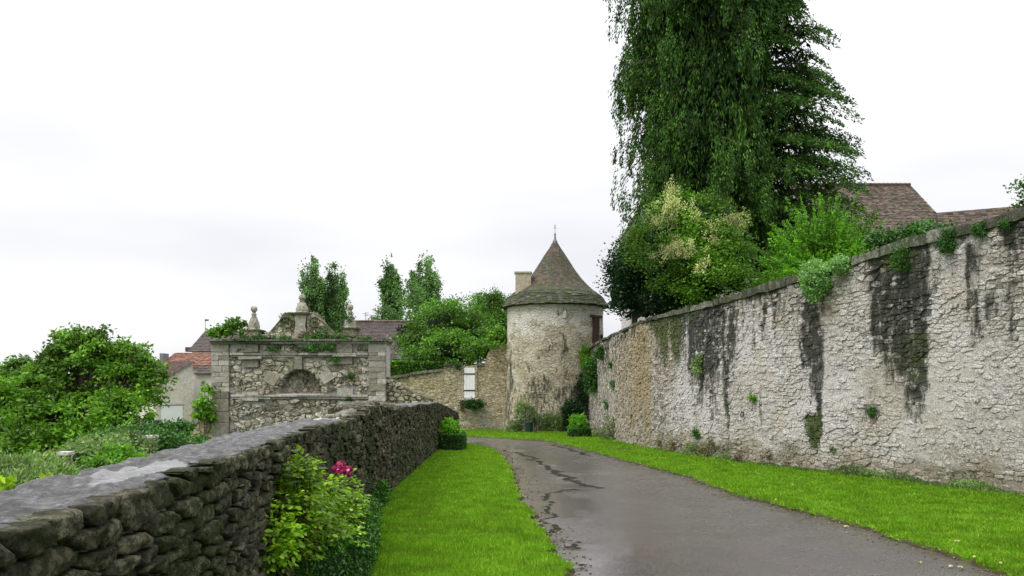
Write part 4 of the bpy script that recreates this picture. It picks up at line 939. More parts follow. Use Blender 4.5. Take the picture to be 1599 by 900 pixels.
for px_, top_, h_ in ((391, 476, 515), (543.5, 473, 512)):
    b = MB(); b.box((gX(px_), GY_+.34, (gZ(530)+gZ(h_+1.5))/2), (.40, .46, gZ(h_+1.5)-gZ(530))); b.build('pedestal', m_gate, gate, attr=np.tile([.4, .2, .4, 0], (8, 1)))
    b = MB(); b.box((gX(px_), GY_+.34, gZ(h_+.6)), (.50, .5, .05)); b.build('pedestal_cap', m_cop, gate, attr=gstain_tone(np.array(b.V, float))*np.array([1, .8, 1, 0])+np.array([.3, .1, .3, 0]))
    finial(px_, GY_+.34, h_, top_, .36)
# sloping wings left and right
b = MB(); b.prism([(gX(334), gZ(618)), (gX(334), -3.2), (gX(250), -3.2), (gX(282), gZ(697)), (gX(305), gZ(668)), (gX(322), gZ(642))][::-1], GY_+.05, GY_+.85)
b.build('left_ramp', m_back, gate, attr=np.tile([.15, .3, .1, .1], (12, 1)))
wing = [(602, 588), (612, 593), (630, 605), (648, 615), (662, 620), (674, 624)]
b = MB(); b.prism([(gX(p), gZ(q)) for p, q in wing]+[(gX(674), -3.0), (gX(602), -3.0)], GY_+.12, GY_+.62); b.build('right_ramp', m_gmort, gate, attr=np.tile([.3, .25, .3, .1], (len(b.V), 1)))
cw = [P for P in voronoi(gX(604), gX(672), lambda u: -1.3, lambda u: gZ(float(np.interp(u*gs+800, [p for p, q in wing], [q for p, q in wing])))-.03, .17, .11, rndp, jit=.42)]
put_stones(cw, lambda V: np.stack([V[:, 0], GY_+.12-V[:, 2], V[:, 1]], 1), m_gate, gate, 'wing_stone', lambda W: np.stack([np.full(len(W), .45), np.full(len(W), .2), fbm(W[:, 0]*4, W[:, 2]*4)*.8, np.zeros(len(W))], 1), 120, gap=.008, proud=.045, jit=.012, seed=33)

# ================================================================ houses
def quad_tiles(p00, p10, p11, p01, nr, ncol, th=.03, seed=1, ov=1.3):
    """tiles over a sloping quad; p00-p10 eave, p01-p11 ridge"""
    p00, p10, p11, p01 = [Vector(p) for p in (p00, p10, p11, p01)]; b = MB(); r_ = random.Random(seed)
    nrm = (p10-p00).cross(p01-p00).normalized(); nrm = -nrm if nrm.z < 0 else nrm
    def q(s, t): return (p00.lerp(p10, s)).lerp(p01.lerp(p11, s), t)
    wmax = (p10-p00).length
    for i in range(nr):
        t0 = i/nr; t1 = min(1.0, (i+ov)/nr); wr = (q(1, t0)-q(0, t0)).length; n = max(1, int(ncol*wr/wmax)); of = r_.random()*.5
        for k in range(n):
            s0 = (k+.02)/n; s1 = (k+.96)/n; o = th*r_.uniform(.7, 1.5)
            a, c, d, e = q(s0, t0)+nrm*o, q(s1, t0)+nrm*o, q(s1, t1)+nrm*.004, q(s0, t1)+nrm*.004
            b.add([a, c, d, e, a-nrm*(o+.01), c-nrm*(o+.01)], [(0, 1, 2, 3), (4, 5, 1, 0), (0, 3, 4), (1, 5, 2)])
    return b
def poly_prism(b, ring, z0, z1):
    n = len(ring); return b.add([(x, y, z0) for x, y in ring]+[(x, y, z1) for x, y in ring], [tuple(range(n))[::-1], tuple(range(n, 2*n))]+[(i, (i+1) % n, (i+1) % n+n, i+n) for i in range(n)])
# right-hand house beyond the trees
hr = thing('stone_house', 'large tan house with mottled brown tiled roof behind the tall conifers', 'house', (14, 47, 1.1))
xa, xb, ya, yb = 8.5, 23.4, 44.0, 53.0; ze = (600-368)/F*44; zr = (600-290)/F*48.5; xr = (1422-800)/F*48.5
b = MB(); poly_prism(b, [(xa, ya), (xb, ya), (xb, yb), (xa, yb)], 1.0, ze); b.build('wall', m_tan, hr)
ov_ = .35; E = [(xa, ya-ov_, ze), (xb+ov_+.6, ya-ov_, ze), (xb+ov_+.6, yb+ov_, ze), (xa, yb+ov_, ze)]; r0_, r1_ = (xa, 48.5, zr), (xr, 48.5, zr)
b = MB(); b.add(E+[r0_, r1_], [(0, 1, 5, 4), (2, 3, 4, 5), (1, 2, 5), (0, 4, 3), (3, 2, 1, 0)]); rf = b.build('roof', m_tile_brown, hr)
stuff(quad_tiles(E[0], E[1], r1_, r0_, 34, 95, .035, 2).build('roof_tiles', m_tile_brown, rf)); stuff(quad_tiles(E[1], E[2], (xr, 48.5, zr), (xr, 48.501, zr), 34, 40, .035, 3).build('hip_tiles', m_tile_brown, rf))
b = MB(); 
for k in range(60): b.tube([(xa+(xr-xa)*k/60, 48.5, zr+.03), (xa+(xr-xa)*(k+.95)/60, 48.5, zr+.05)], .12, 6)
b.build('ridge_tiles', m_tile_brown, rf)
b = MB(); gxl, gxr = (984-800)/F*41, 15.2; gm_ = (gxl+gxr)/2; zga = (600-352)/F*41; zap = zga+(gm_-gxl)*1.75
b.prism([(gxl, 1.0), (gxr, 1.0), (gxr, zga), (gm_, zap), (gxl, zga)], 41, 44.2); wgo = b.build('gable_wing', m_tan, hr)
b = MB(); b.add([(gxl-.12, 40.8, zga-.15), (gm_, 40.8, zap+.12), (gm_, 44.2, zap+.12), (gxl-.12, 44.2, zga-.15), (gxl-.12, 40.8, zga-.03), (gm_, 40.8, zap+.24), (gm_, 44.2, zap+.24), (gxl-.12, 44.2, zga-.03)], [(3, 2, 1, 0), (4, 5, 6, 7), (0, 1, 5, 4), (1, 2, 6, 5), (2, 3, 7, 6), (3, 0, 4, 7)])
b.add([(gxr+.12, 40.8, zga-.15), (gxr+.12, 44.2, zga-.15), (gm_, 44.2, zap+.12), (gm_, 40.8, zap+.12), (gxr+.12, 40.8, zga-.03), (gxr+.12, 44.2, zga-.03), (gm_, 44.2, zap+.24), (gm_, 40.8, zap+.24)], [(3, 2, 1, 0), (4, 5, 6, 7), (0, 1, 5, 4), (1, 2, 6, 5), (2, 3, 7, 6), (3, 0, 4, 7)])
b.build('gable_verge', m_cop, hr)
# far right low roof
h2 = thing('outbuilding', 'low building whose brown roof shows above the far right wall top', 'house', (24, 38, 1.1))
zz0 = 7.2; p = [(20.6, 38.3), (38, 30), (41, 36), (23.5, 44.5)]
b = MB(); poly_prism(b, p, 1.0, zz0-.3); b.build('wall', m_tan, h2)
ra, rb_ = ((p[0][0]+p[3][0])/2, (p[0][1]+p[3][1])/2, 8.9), ((p[1][0]+p[2][0])/2, (p[1][1]+p[2][1])/2, 8.9)
b = MB(); b.add([(*p[0], zz0), (*p[1], zz0), (*p[2], zz0), (*p[3], zz0), ra, rb_], [(0, 1, 5, 4), (2, 3, 4, 5), (1, 2, 5), (3, 0, 4), (3, 2, 1, 0)]); rf = b.build('roof', m_tile_brown, h2)
stuff(quad_tiles((*p[0], zz0), (*p[1], zz0), rb_, ra, 18, 80, .035, 4).build('roof_tiles', m_tile_brown, rf))
# middle background house
hm = thing('village_house', 'house with long dark brown roof between the gateway and the garden trees', 'house', (-10, 58, -1.3))
xa, xb = (520-800)/F*57, (668-800)/F*57; ze = (600-561)/F*57; zr = (600-503)/F*61
b = MB(); poly_prism(b, [(xa+.2, 57.3), (xb-.2, 57.3), (xb-.2, 64.5), (xa+.2, 64.5)], -1.5, ze); b.build('wall', m_cream, hm)
b = MB(); b.add([(xa, 57, ze), (xb, 57, ze), (xb, 65, ze), (xa, 65, ze), (xa, 61, zr), (xb, 61, zr)], [(0, 1, 5, 4), (2, 3, 4, 5), (0, 4, 3), (1, 2, 5), (3, 2, 1, 0)]); rf = b.build('roof', m_tile_dark, hm)
stuff(quad_tiles((xa, 57, ze), (xb, 57, ze), (xb, 61, zr), (xa, 61, zr), 26, 34, .035, 5).build('roof_tiles', m_tile_dark, rf))
b = MB()
for k in range(24): b.tube([(xa+(xb-xa)*k/24, 61, zr+.02), (xa+(xb-xa)*(k+.95)/24, 61, zr+.04)], .11, 6)
b.build('ridge_tiles', m_tile_brown, rf)
b = MB(); b.tube([(-11.2, 61, zr), (-11.2, 61, zr+.75)], .02, 5); b.tube([(-11.45, 61, zr+.62), (-10.95, 61, zr+.7)], .015, 5); b.tube([(-11.35, 61, zr+.5), (-11.0, 61, zr+.55)], .015, 5); b.build('aerial', m_iron, hm)
# left cottages
A_ = (-18.45, 46.0); B_ = (-19.2, 43.0)
dr = Vector((B_[1]-A_[1], -(B_[0]-A_[0]))).normalized(); 
if dr.x > 0: dr = -dr
Lr = 6.5; zA = (600-564)/F*46; zB = (600-598)/F*43
hl = thing('lean_to_cottage', 'cottage with sloping maroon roof and streaked cream end wall with white door', 'house', (A_[0], A_[1], -3.8))
A2 = (A_[0]+dr.x*Lr, A_[1]+dr.y*Lr); B2 = (B_[0]+dr.x*Lr, B_[1]+dr.y*Lr)
b = MB(); b.add([(*A_, -4), (*B_, -4), (*B2, -4), (*A2, -4), (*A_, zA-.06), (*B_, zB-.06), (*B2, zB-.06), (*A2, zA-.06)], [(3, 2, 1, 0), (4, 5, 6, 7), (0, 1, 5, 4), (1, 2, 6, 5), (2, 3, 7, 6), (3, 0, 4, 7)])
b.build('wall', m_cream, hl, attr=np.tile([.12, .05, 0, .3], (8, 1)))
ex = Vector((A_[0]-B_[0], A_[1]-B_[1], 0)).normalized(); o3 = Vector((-dr.x, -dr.y, 0))*.12
def v3(p, z): return Vector((p[0], p[1], z))
P0, P1, P2, P3 = v3(B_, zB)-ex*.25+o3-Vector((0, 0, .1)), v3(A_, zA)+ex*.05+o3, v3(A2, zA)+ex*.05, v3(B2, zB)-ex*.25-Vector((0, 0, .1))
b = MB(); b.add([P0, P1, P2, P3]+[q_-Vector((0, 0, .09)) for q_ in (P0, P1, P2, P3)], [(0, 1, 2, 3), (7, 6, 5, 4), (0, 4, 5, 1), (1, 5, 6, 2), (2, 6, 7, 3), (3, 7, 4, 0)]); rf = b.build('roof', m_lead, hl)
stuff(quad_tiles(P3, P0, P1, P2, 20, 40, .03, 8).build('roof_tiles', m_tile_maroon, rf))
nrm_ = Vector((-dr.x, -dr.y, 0)); mid = v3(A_, 0).lerp(v3(B_, 0), .60); rz_ = math.atan2(A_[1]-B_[1], A_[0]-B_[0])
b = MB(); b.box((mid.x+nrm_.x*.03, mid.y+nrm_.y*.03, -2.35), (1.75, .08, 2.3), rz=rz_); dr_o = b.build('door', m_white, hl)
b = MB(); b.box((mid.x+nrm_.x*.05, mid.y+nrm_.y*.05, -1.08), (2.1, .12, .14), rz=rz_); b.build('lintel', m_ashlar, dr_o)
h3 = thing('village_house', 'pinkish house with orange red tiled roof left of the gateway', 'house', (-17, 47, -3.8))
xa, xb = (247-800)/F*47.5, -13.5; 
b = MB(); poly_prism(b, [((303-800)/F*47, 47), (xb, 47), (xb, 53), (-18.6, 53)], -4, (600-584)/F*47); b.build('wall', m_pinkw, h3)
zb_, zc_, zd_ = (600-584)/F*46.8, (600-571)/F*47.8, (600-551)/F*50
xm_ = (303-800)/F*46.8
b = MB(); b.add([(xm_, 46.8, zb_), (xb, 46.8, zb_), (xb, 47.8, zc_), (xm_, 47.8, zc_)], [(0, 1, 2, 3)]); b.add([(xm_, 46.8, zb_-.02), (xb, 46.8, zb_-.02), (xb, 53, zb_-.02), (xm_, 53, zb_-.02)], [(3, 2, 1, 0)]); lo_ = b.build('lower_roof', m_tile_dark, h3)
stuff(quad_tiles((xm_, 46.8, zb_), (xb, 46.8, zb_), (xb, 47.8, zc_), (xm_, 47.8, zc_), 5, 26, .03, 2).build('roof_tiles', m_tile_dark, lo_))
b = MB(); b.add([(xa, 47.8, zc_), (xb, 47.8, zc_), (xb, 50, zd_), (xa, 50, zd_), (xa, 52.5, zc_), (xb, 52.5, zc_), (xa, 47.8, zc_-.12), (xb, 47.8, zc_-.12)], [(0, 1, 2, 3), (3, 2, 5, 4), (6, 7, 1, 0), (0, 3, 4), (1, 5, 2)]); rf = b.build('roof', m_tile_red, h3)
stuff(quad_tiles((xa, 47.8, zc_), (xb, 47.8, zc_), (xb, 50, zd_), (xa, 50, zd_), 9, 46, .045, 6).build('roof_tiles', m_tile_red, rf))
b = MB(); poly_prism(b, [(xa+.3, 48), (xb, 48), (xb, 52.3), (xa+.3, 52.3)], -4, zc_-.1); b.build('rear_wall', m_tan, h3)
b = MB(); b.box((xa-.1, 48.6, zc_+.5), (.22, .8, .5)); b.build('gutter_end', m_lead, h3)
h4 = thing('village_house', 'tall house with steep dark hipped roof and weathervane left behind the gateway', 'house', (-20, 62, -3.8))
xl_, xr_ = (293-800)/F*60, (420-800)/F*60; zE = (600-549)/F*60; zR = (600-517)/F*63; xk = (321-800)/F*63
b = MB(); poly_prism(b, [(xl_+.25, 60.3), (xr_, 60.3), (xr_, 66), (xl_+.25, 66)], -4, zE); b.build('wall', m_tan, h4)
b = MB(); b.add([(xl_, 60, zE), (xr_, 60, zE), (xr_, 66.3, zE), (xl_, 66.3, zE), (xk, 63, zR), (xr_-1.5, 63, zR)], [(0, 1, 5, 4), (2, 3, 4, 5), (1, 2, 5), (3, 0, 4), (3, 2, 1, 0)]); rf = b.build('roof', m_tile_dark, h4)
stuff(quad_tiles((xl_, 60, zE), (xr_, 60, zE), (xr_-1.5, 63, zR), (xk, 63, zR), 14, 36, .03, 6).build('roof_tiles', m_tile_dark, rf))
b = MB(); b.tube([(xk, 63, zR), (xk, 63, zR+.95)], .02, 5); b.box((xk+.12, 63, zR+.85), (.3, .02, .12)); b.build('weathervane', m_iron, h4)
b = MB(); b.box((xk+1.0, 63.4, zR+.05), (.5, .5, .6)); b.build('chimney', m_tan, h4)
b = MB(); b.box((xl_-.1, 61, zE+.18), (.7, .6, .35)); b.build('dormer', m_tile_dark, h4)

# ================================================================ trees
walnut = [pb(60, 610, 27, 1.5, 1.1), pb(120, 560, 28, 1.3, .85), pb(150, 545, 27.5, .7, .55), pb(190, 580, 28, 1.25, 1.0), pb(100, 650, 27, 2.4, 1.3), pb(190, 650, 27, 1.35, 1.2), pb(20, 640, 27, 1.5, 1.2), pb(60, 575, 28, .8, .5), pb(200, 548, 28.5, .65, .35), pb(228, 600, 28, .55, .6), pb(150, 690, 26.5, 1.6, 1.1), pb(60, 700, 26, 2.0, 1.0), pb(10, 600, 28.5, .6, .35), pb(215, 562, 28, .55, .3), pb(150, 528, 28, .25, .25), pb(110, 535, 28, .35, .3)]
walnut = [((c[0], c[1], c[2]-.12), (r[0]*.86, r[1]*.86, r[2]*.84)) for c, r in walnut]+[pb(px+random.uniform(-5, 5), py+random.uniform(-4, 4), 28+random.uniform(-.6, .3), random.uniform(.26, .42), random.uniform(.16, .26)) for px, py in ((8, 588), (22, 582), (38, 575), (58, 566), (72, 552), (60, 585), (92, 542), (84, 560), (106, 527), (118, 538), (150, 521), (152, 536), (140, 548), (172, 548), (190, 541), (199, 548), (213, 549), (232, 552), (226, 566), (243, 582), (246, 605), (128, 529), (165, 556), (28, 600), (98, 572))]
tree('walnut_tree', 'broad leafy green tree filling the lower left behind the low wall', 'tree', wpt(130, 780, 27.5), walnut, m_fol_walnut, 1150, 48, .30, .17, .085, .22, core=.25, up=-.1, droop=.3)
GT = 'trees behind the village roof and garden wall'
def poplar(px, ytop, ybot, Y, w, lab, mat=m_fol_pop, lean=0, n=9):
    bl = []
    for k in range(n):
        t = (k+.5)/n; py = ybot+(ytop-ybot)*t; r = w*(math.sin(math.pi*min(1, .18+.82*(1-t)))**.6 if t > .3 else .8+.5*t)*(.9+.3*random.random())
        bl.append(pb(px+lean*t+random.uniform(-4, 4), py, Y, max(.25, r*(1.0-.25*t)), abs(ytop-ybot)/n*Y/F*.85))
    sp_ = []
    for k in range(5):
        ox = (k-2)*w*.34+random.uniform(-.12, .12); hh = 1-.13*abs(k-2)-random.uniform(0, .1); m = 8
        for q in range(m):
            t = q/m; py = ybot+(ytop-ybot)*t*hh; sp_.append(pb(px+lean*t, py, Y, 0.10*w+.25*w*(1-t)**.7, abs(ytop-ybot)/m*Y/F*.8)); c0, r0 = sp_[-1]; sp_[-1] = ((c0[0]+ox*(.45+.75*t*(1 if t < .6 else .9)), c0[1]+random.uniform(-.5, .5), c0[2]), r0)
    bl = sp_
    tree('poplar_tree', lab, 'tree', wpt(px, 640, Y), bl, mat, 380, 34, .28, .22, .14, .12, GT, core=0, up=.9, lo=.2, flat=1.6)
poplar(491, 386, 515, 70, 1.3, 'taller narrow poplar just right of the central ball finial', lean=-2)
poplar(524, 400, 515, 71, 1.3, 'shorter narrow poplar above the right hand ball finial', lean=0)
poplar(614, 397, 500, 70, 1.1, 'slim poplar above the long dark roof, leftmost of the pair there', lean=-4)
poplar(668, 386, 500, 72, 1.7, 'wider poplar with sparse open crown right of the slim one', lean=-4)
tree('shrub', 'green bush showing over the ridge below the slim poplar', 'shrub', wpt(600, 560, 66), [pb(600, 495, 66, 1.0, .6)], m_fol_pop, 40, 34, .5, .22, .14, .05, core=.3)
tree('shrub', 'small round bush between the two poplars on the roof line', 'shrub', wpt(640, 560, 66), [pb(642, 470, 68, .9, 1.6)], m_fol_pop, 60, 30, .5, .22, .14, .05, core=.3)
tree('broadleaf_tree', 'broad round green tree behind the garden wall', 'tree', wpt(690, 640, 46), [pb(690, 510, 46, 1.7, 1.3), pb(660, 540, 46, 1.2, 1.0), pb(712, 485, 47, .8, .6), pb(655, 565, 44, 1.1, .7), pb(700, 550, 44.5, 1.7, 1.2), pb(735, 530, 46, 1.4, 1.4)], m_fol_mid, 420, 55, .5, .17, .1, .2, GT, core=.55, up=.1)
tree('conifer_tree', 'bushy pointed evergreen left of the tower, leftmost of two', 'tree', wpt(745, 640, 49), [pb(750, 495, 49, .9, 1.0), pb(752, 475, 49, .45, .6), pb(745, 530, 48.5, 1.4, 1.2)], m_fol_mid, 230, 55, .4, .14, .07, .15, GT, core=.6, up=.8)
tree('conifer_tree', 'bushy pointed evergreen touching the left edge of the tower', 'tree', wpt(775, 640, 48), [pb(773, 490, 48, .85, 1.0), pb(770, 468, 48, .42, .5), pb(782, 520, 47.5, 1.2, 1.2)], m_fol_mid, 230, 55, .4, .14, .07, .15, GT, core=.6, up=.8)
tree('shrub', 'light green climber spilling over the raised wall end beside the tower', 'shrub', wpt(775, 545, 40.6), [pb(779, 528, 40.2, .45, .5), pb(755, 540, 40.2, .55, .3), pb(745, 552, 40.2, .5, .35), pb(776, 541, 39.6, .6, .12)], m_fol_priv, 120, 45, .25, .12, .08, .05, core=.4)
tree('shrub', 'dark purple leaved shrub in front of the long dark roof', 'shrub', wpt(640, 580, 50), [pb(638, 524, 50, .75, .65), pb(645, 545, 50, .6, .6)], m_fol_purple, 70, 45, .35, .15, .09, .05, core=.5)
# clipped hedge behind the wall
def hedge_obj(name, label, ring_outer, z0, z1, mat, n, ll, lw, cat='hedge'):
    """ring_outer: plan polygon"""
    t = thing(name, label, cat, (ring_outer[0][0], ring_outer[0][1], z0)); b = MB(); cx_ = np.mean([p[0] for p in ring_outer]); cy_ = np.mean([p[1] for p in ring_outer])
    poly_prism(b, ring_outer, z0, z1); b.build('inner_shade_foliage', m_core, t)  # near-black block paints the shade behind the hedge leaves
    pts = np.array(ring_outer); Cs = []; Ds = []
    xmin, ymin = pts.min(0); xmax, ymax = pts.max(0)
    q = RS.uniform(size=(n*2, 2))*[xmax-xmin, ymax-ymin]+[xmin, ymin]; q = q[sdist(q[:, 0], q[:, 1], ring_outer) < 0][:n]
    Cs.append(np.hstack([q, z1+RS.normal(size=(len(q), 1))*.02+.01])); Ds.append(RS.normal(size=(len(q), 3))+[0, 0, .8])
    per = 0; segs = [(np.array(ring_outer[i]), np.array(ring_outer[(i+1) % len(ring_outer)])) for i in range(len(ring_outer))]
    tot = sum(np.linalg.norm(b_-a_) for a_, b_ in segs)
    for a_, b_ in segs:
        m = int(n*1.2*np.linalg.norm(b_-a_)/tot)+1; s_ = RS.uniform(size=(m, 1)); p_ = a_+(b_-a_)*s_; nv = np.array([(b_-a_)[1], -(b_-a_)[0]]); nv = nv/(np.linalg.norm(nv)+1e-9)
        p_ = p_+nv*RS.normal(size=(m, 1))*.02; Cs.append(np.hstack([p_, RS.uniform(z0, z1+.02, (m, 1))])); Ds.append(RS.normal(size=(m, 3)))
    Cs = np.concatenate(Cs); Ds = np.concatenate(Ds); V, Fq = leaves(Cs, Ds, ll*RS.uniform(.6, 1.3, len(Cs)), lw); mesh('foliage', V, Fq, mat, t); return t
hx = lambda px, Y: (px-800)/F*Y
hedge_obj('hedge', 'clipped bright green hedge above the wall right of the gateway', [(hx(596, 43), 43), (hx(712, 43), 43), (hx(712, 44), 44.2), (hx(596, 44), 44.2)], -1.35, (600-566)/F*43, m_fol_bright, 9000, .14, .09)
# the tall conifers
def weeping():
    t = thing('weeping_cypress', 'huge dark weeping conifer rising out of the picture, left of the pair', 'tree', (7.3, 30.5, 1.1))
    cx_, cy_ = 7.3, 30.5
    zs_ = [6.0, 8, 10, 12, 14.5, 17, 20, 23, 24.5]; rl_ = [2.6, 2.9, 3.0, 3.1, 3.3, 3.5, 3.0, 1.6, .3]
    Cs = []; Ds = []; Ls = []; Ws = []
    def tuft(p, ln, wd, m, outv):
        s = RS.uniform(size=m)**.8; off = RS.normal(size=(m, 3))*wd*(.55*(1-s)+.15)[:, None]; off[:, 2] = -s*ln
        q = p+off+np.outer(np.sin(np.minimum(s*2.2, 1.57))*.22*wd/.3, outv); Cs.append(q); d = RS.normal(size=(m, 3))*.26+np.array([0, 0, -1.0])+np.outer((1-s)*.7, outv); Ds.append(d)
        Ls.append(RS.uniform(.09, .19, m)); Ws.append(RS.uniform(.034, .054, m))
    # limbs with hanging curtains
    b = MB(); b.tube([(cx_, cy_, 1), (cx_, cy_, 8), (cx_+.1, cy_, 16), (cx_, cy_, 24)], [.5, .4, .25, .05], 8)
    for k in range(245):
        z = RS.uniform(5.6, 23.5); a = RS.uniform(0, 2*math.pi); rmax = float(np.interp(z, zs_, rl_))*RS.uniform(.7, 1.06); ov = np.array([math.cos(a), math.sin(a), 0.]); 
        lean_ = 0.0; pts = []
        for s in np.linspace(0, 1, 7):
            pts.append((cx_+ov[0]*rmax*s, cy_+ov[1]*rmax*s*.9, z-0.9+1.0*math.sin(s*2.3)-.25*s*s))
        b.tube(pts, [.07, .06, .05, .04, .03, .02, .01], 5)
        for s in RS.uniform(.35, 1.0, 7).tolist()+[1.0, .93]:
            i_ = min(5, int(s*6)); f_ = s*6-i_; p = np.array(pts[i_])*(1-f_)+np.array(pts[min(6, i_+1)])*f_; p = p+RS.normal(size=3)*[.18, .18, .08]
            tuft(p, RS.uniform(.7, 1.9)*(.8+.3*s), RS.uniform(.17, .32), 100, ov*(.4+.8*s))
    m = 36000; zf = RS.uniform(5, 22.5, m); af = RS.uniform(0, 6.283, m); ang = fbm(af*2.2, zf*.45, 3, 3); rf_ = np.interp(zf, zs_, rl_)*(.62+.75*(ang-.35))*RS.uniform(.8, 1.02, m)
    Cs.append(np.stack([cx_+rf_*np.cos(af), cy_+rf_*np.sin(af)*.95, zf], 1)); Ds.append(RS.normal(size=(m, 3))*.3+[0, 0, -1]); Ls.append(RS.uniform(.16, .32, m)); Ws.append(RS.uniform(.045, .075, m))
    m = 16000; zf = RS.uniform(5, 22, m); af = RS.uniform(0, 6.283, m); rf_ = np.interp(zf, zs_, rl_)*RS.uniform(.1, .72, m)
    V, Fq = leaves(np.stack([cx_+rf_*np.cos(af), cy_+rf_*np.sin(af), zf], 1), RS.normal(size=(m, 3))*.4+[0, 0, -1], RS.uniform(.2, .36, m), RS.uniform(.08, .13, m)); mesh('inner_shade_foliage', V, Fq, m_core, t)  # near-black filler leaves paint the shade between the boughs
    Cs = np.concatenate(Cs); V, Fq = leaves(Cs, np.concatenate(Ds), np.concatenate(Ls), np.concatenate(Ws)); mesh('crown', V, Fq, m_fol_con, t); b.build('trunk', m_bark, t)
weeping()
def spruce():
    cx_, cy_ = 10.0, 32.2
    t = thing('spruce_tree', 'tall dark conifer with spreading tiers, right of the weeping one', 'tree', (cx_, cy_, 1.1))
    zs_ = [5.5, 7.5, 9, 11, 13, 15.5, 18, 21, 23]; rl_ = [3.5, 3.7, 3.45, 3.1, 2.6, 2.0, 1.6, .9, .2]; Cs = []; Ds = []
    b = MB(); b.tube([(cx_, cy_, 1), (cx_, cy_, 10), (cx_, cy_, 22.5)], [.45, .3, .04], 8)
    for k in range(340):
        z = 5.0+17.5*(RS.uniform()**1.4); a = RS.uniform(0, 2*math.pi); rm = float(np.interp(z, zs_, rl_))*RS.uniform(.8, 1.08); ov = np.array([math.cos(a), math.sin(a), 0.]); sv = np.array([-math.sin(a), math.cos(a), 0.])
        f = lambda s: np.array([cx_, cy_, z])+ov*rm*s+np.array([0, 0, .35*math.sin(s*2.6)-.75*s**2.2+.25*s])
        b.tube([f(s) for s in np.linspace(0, 1, 6)], [.06, .05, .04, .03, .02, .008], 5)
        for s in np.linspace(.40, 1.0, 9):
            for sd_ in (-1, 1):
                wdt = (.18+.42*(1-s)+.1)*rm*.45; e = f(s)+sv*sd_*RS.uniform(.1, 1)*wdt+ov*.15; m = 22
                m = 24; q_ = RS.uniform(0, 1, (m, 1)); off = RS.normal(size=(m, 3))*[.085, .085, .05]*(1.3-q_)+(ov*.42+sv*sd_*.12+np.array([0, 0, -.16]))*q_-np.array([0, 0, .22])*q_**2; Cs.append(e+off-[0, 0, .03]); Ds.append(RS.normal(size=(m, 3))*.5+ov*.6+sv*sd_*.4+np.array([0, 0, -.55]))
    Cs = np.concatenate(Cs); n = len(Cs); V, Fq = leaves(Cs, np.concatenate(Ds), RS.uniform(.09, .20, n), RS.uniform(.038, .06, n)); mesh('crown', V, Fq, m_fol_spr, t); b.build('trunk', m_bark, t)
    m = 9000; zf = RS.uniform(4.5, 20, m); af = RS.uniform(0, 6.283, m); rf_ = np.interp(zf, zs_, rl_)*RS.uniform(.05, .8, m)
    V, Fq = leaves(np.stack([cx_+rf_*np.cos(af), cy_+rf_*np.sin(af), zf], 1), RS.normal(size=(m, 3))+[0, 0, -.5], RS.uniform(.25, .55, m), RS.uniform(.08, .14, m)); mesh('inner_shade_foliage', V, Fq, m_core, t)  # dark filler leaves, shade between the tiers put into their colour
spruce()
tree('laurel_tree', 'dense dark rounded evergreen at the left end of the trees over the tall wall', 'tree', wpt(985, 520, 28)[:2]+(1.1,), [pb(985, 425, 28, .9, 1.1), pb(975, 455, 28, .7, .8), pb(1010, 465, 28, 1.0, .8), pb(998, 400, 28.4, .7, .7), pb(1055, 468, 27, 1.2, .6)], m_fol_dark, 380, 50, .32, .12, .065, .15, core=.75)
bt = [pb(1040, 370, 26, 1.1, .9), pb(1090, 350, 26, 1.0, .9), pb(1130, 345, 26.3, .8, .65), pb(1070, 410, 25.5, 1.4, 1.0), pb(1125, 400, 25.5, .95, .9), pb(1105, 440, 25, 1.1, .7), pb(1010, 385, 26.5, .7, .7), pb(1150, 440, 25.2, .5, .45), pb(1050, 330, 26.3, .5, .6)]
tb = tree('flowering_privet_tree', 'rounded green tree with pale yellow blossom sprays above the tall wall', 'tree', wpt(1080, 520, 26)[:2]+(1.1,), bt, m_fol_priv, 560, 60, .34, .11, .05, .15, core=.6, up=.3)
def blossom(lst):
    Cs = []; Ds = []
    for px, py, Y, rx, rz in lst:
        c, rd = pb(px, py, Y, rx, rz)
        for _ in range(int(38*rx*rz*6)):
            p = np.array(c)+RS.normal(size=3)*np.array(rd)*.5; p[1] = min(p[1], c[1]); m = 26; s = RS.uniform(size=m)
            Cs.append(p+np.stack([RS.normal(size=m)*.05, RS.normal(size=m)*.05, s*.28], 1)); Ds.append(RS.normal(size=(m, 3)))
    Cs = np.concatenate(Cs); return leaves(Cs, np.concatenate(Ds), .05, .045)
V, Fq = blossom([(1045, 335, 25.6, .40, .6), (1050, 312, 25.7, .16, .4), (1035, 355, 25.5, .35, .3), (1150, 355, 25.4, .45, .3), (1118, 362, 25.2, .28, .18), (1070, 395, 24.4, .5, .25), (1045, 405, 24.4, .35, .15), (1055, 400, 24.4, .45, .2), (1100, 425, 24.3, .35, .25), (1085, 340, 25.4, .2, .3), (1120, 385, 24.9, .25, .15), (1020, 410, 25, .25, .08)])
mesh('blossom', V, Fq, m_blos, tb)
gbl = [pb(1222, 375, 22, .5, .6), pb(1355, 340, 22, .45, .35), pb(1240, 365, 22, .8, .7), pb(1290, 345, 22, .85, .8), pb(1335, 356, 21.5, .7, .7), pb(1275, 405, 21.5, 1.0, .6), pb(1215, 410, 22, .55, .45), pb(1370, 365, 21.5, .35, .4), pb(1330, 345, 22, .5, .4), pb(1235, 425, 21, .6, .4), pb(1300, 405, 21, .8, .45), pb(1350, 395, 20.5, .6, .4), pb(1265, 340, 22, .4, .4)]
tg = thing('feathery_shrub', 'bright green feathery shrub arching over the wall top beside the conifers', 'shrub', wpt(1290, 470, 21.8)[:2]+(1.1,))
Cs = []; Ds = []
bm_ = MB(); bx0 = np.array(wpt(1288, 462, 21.8))
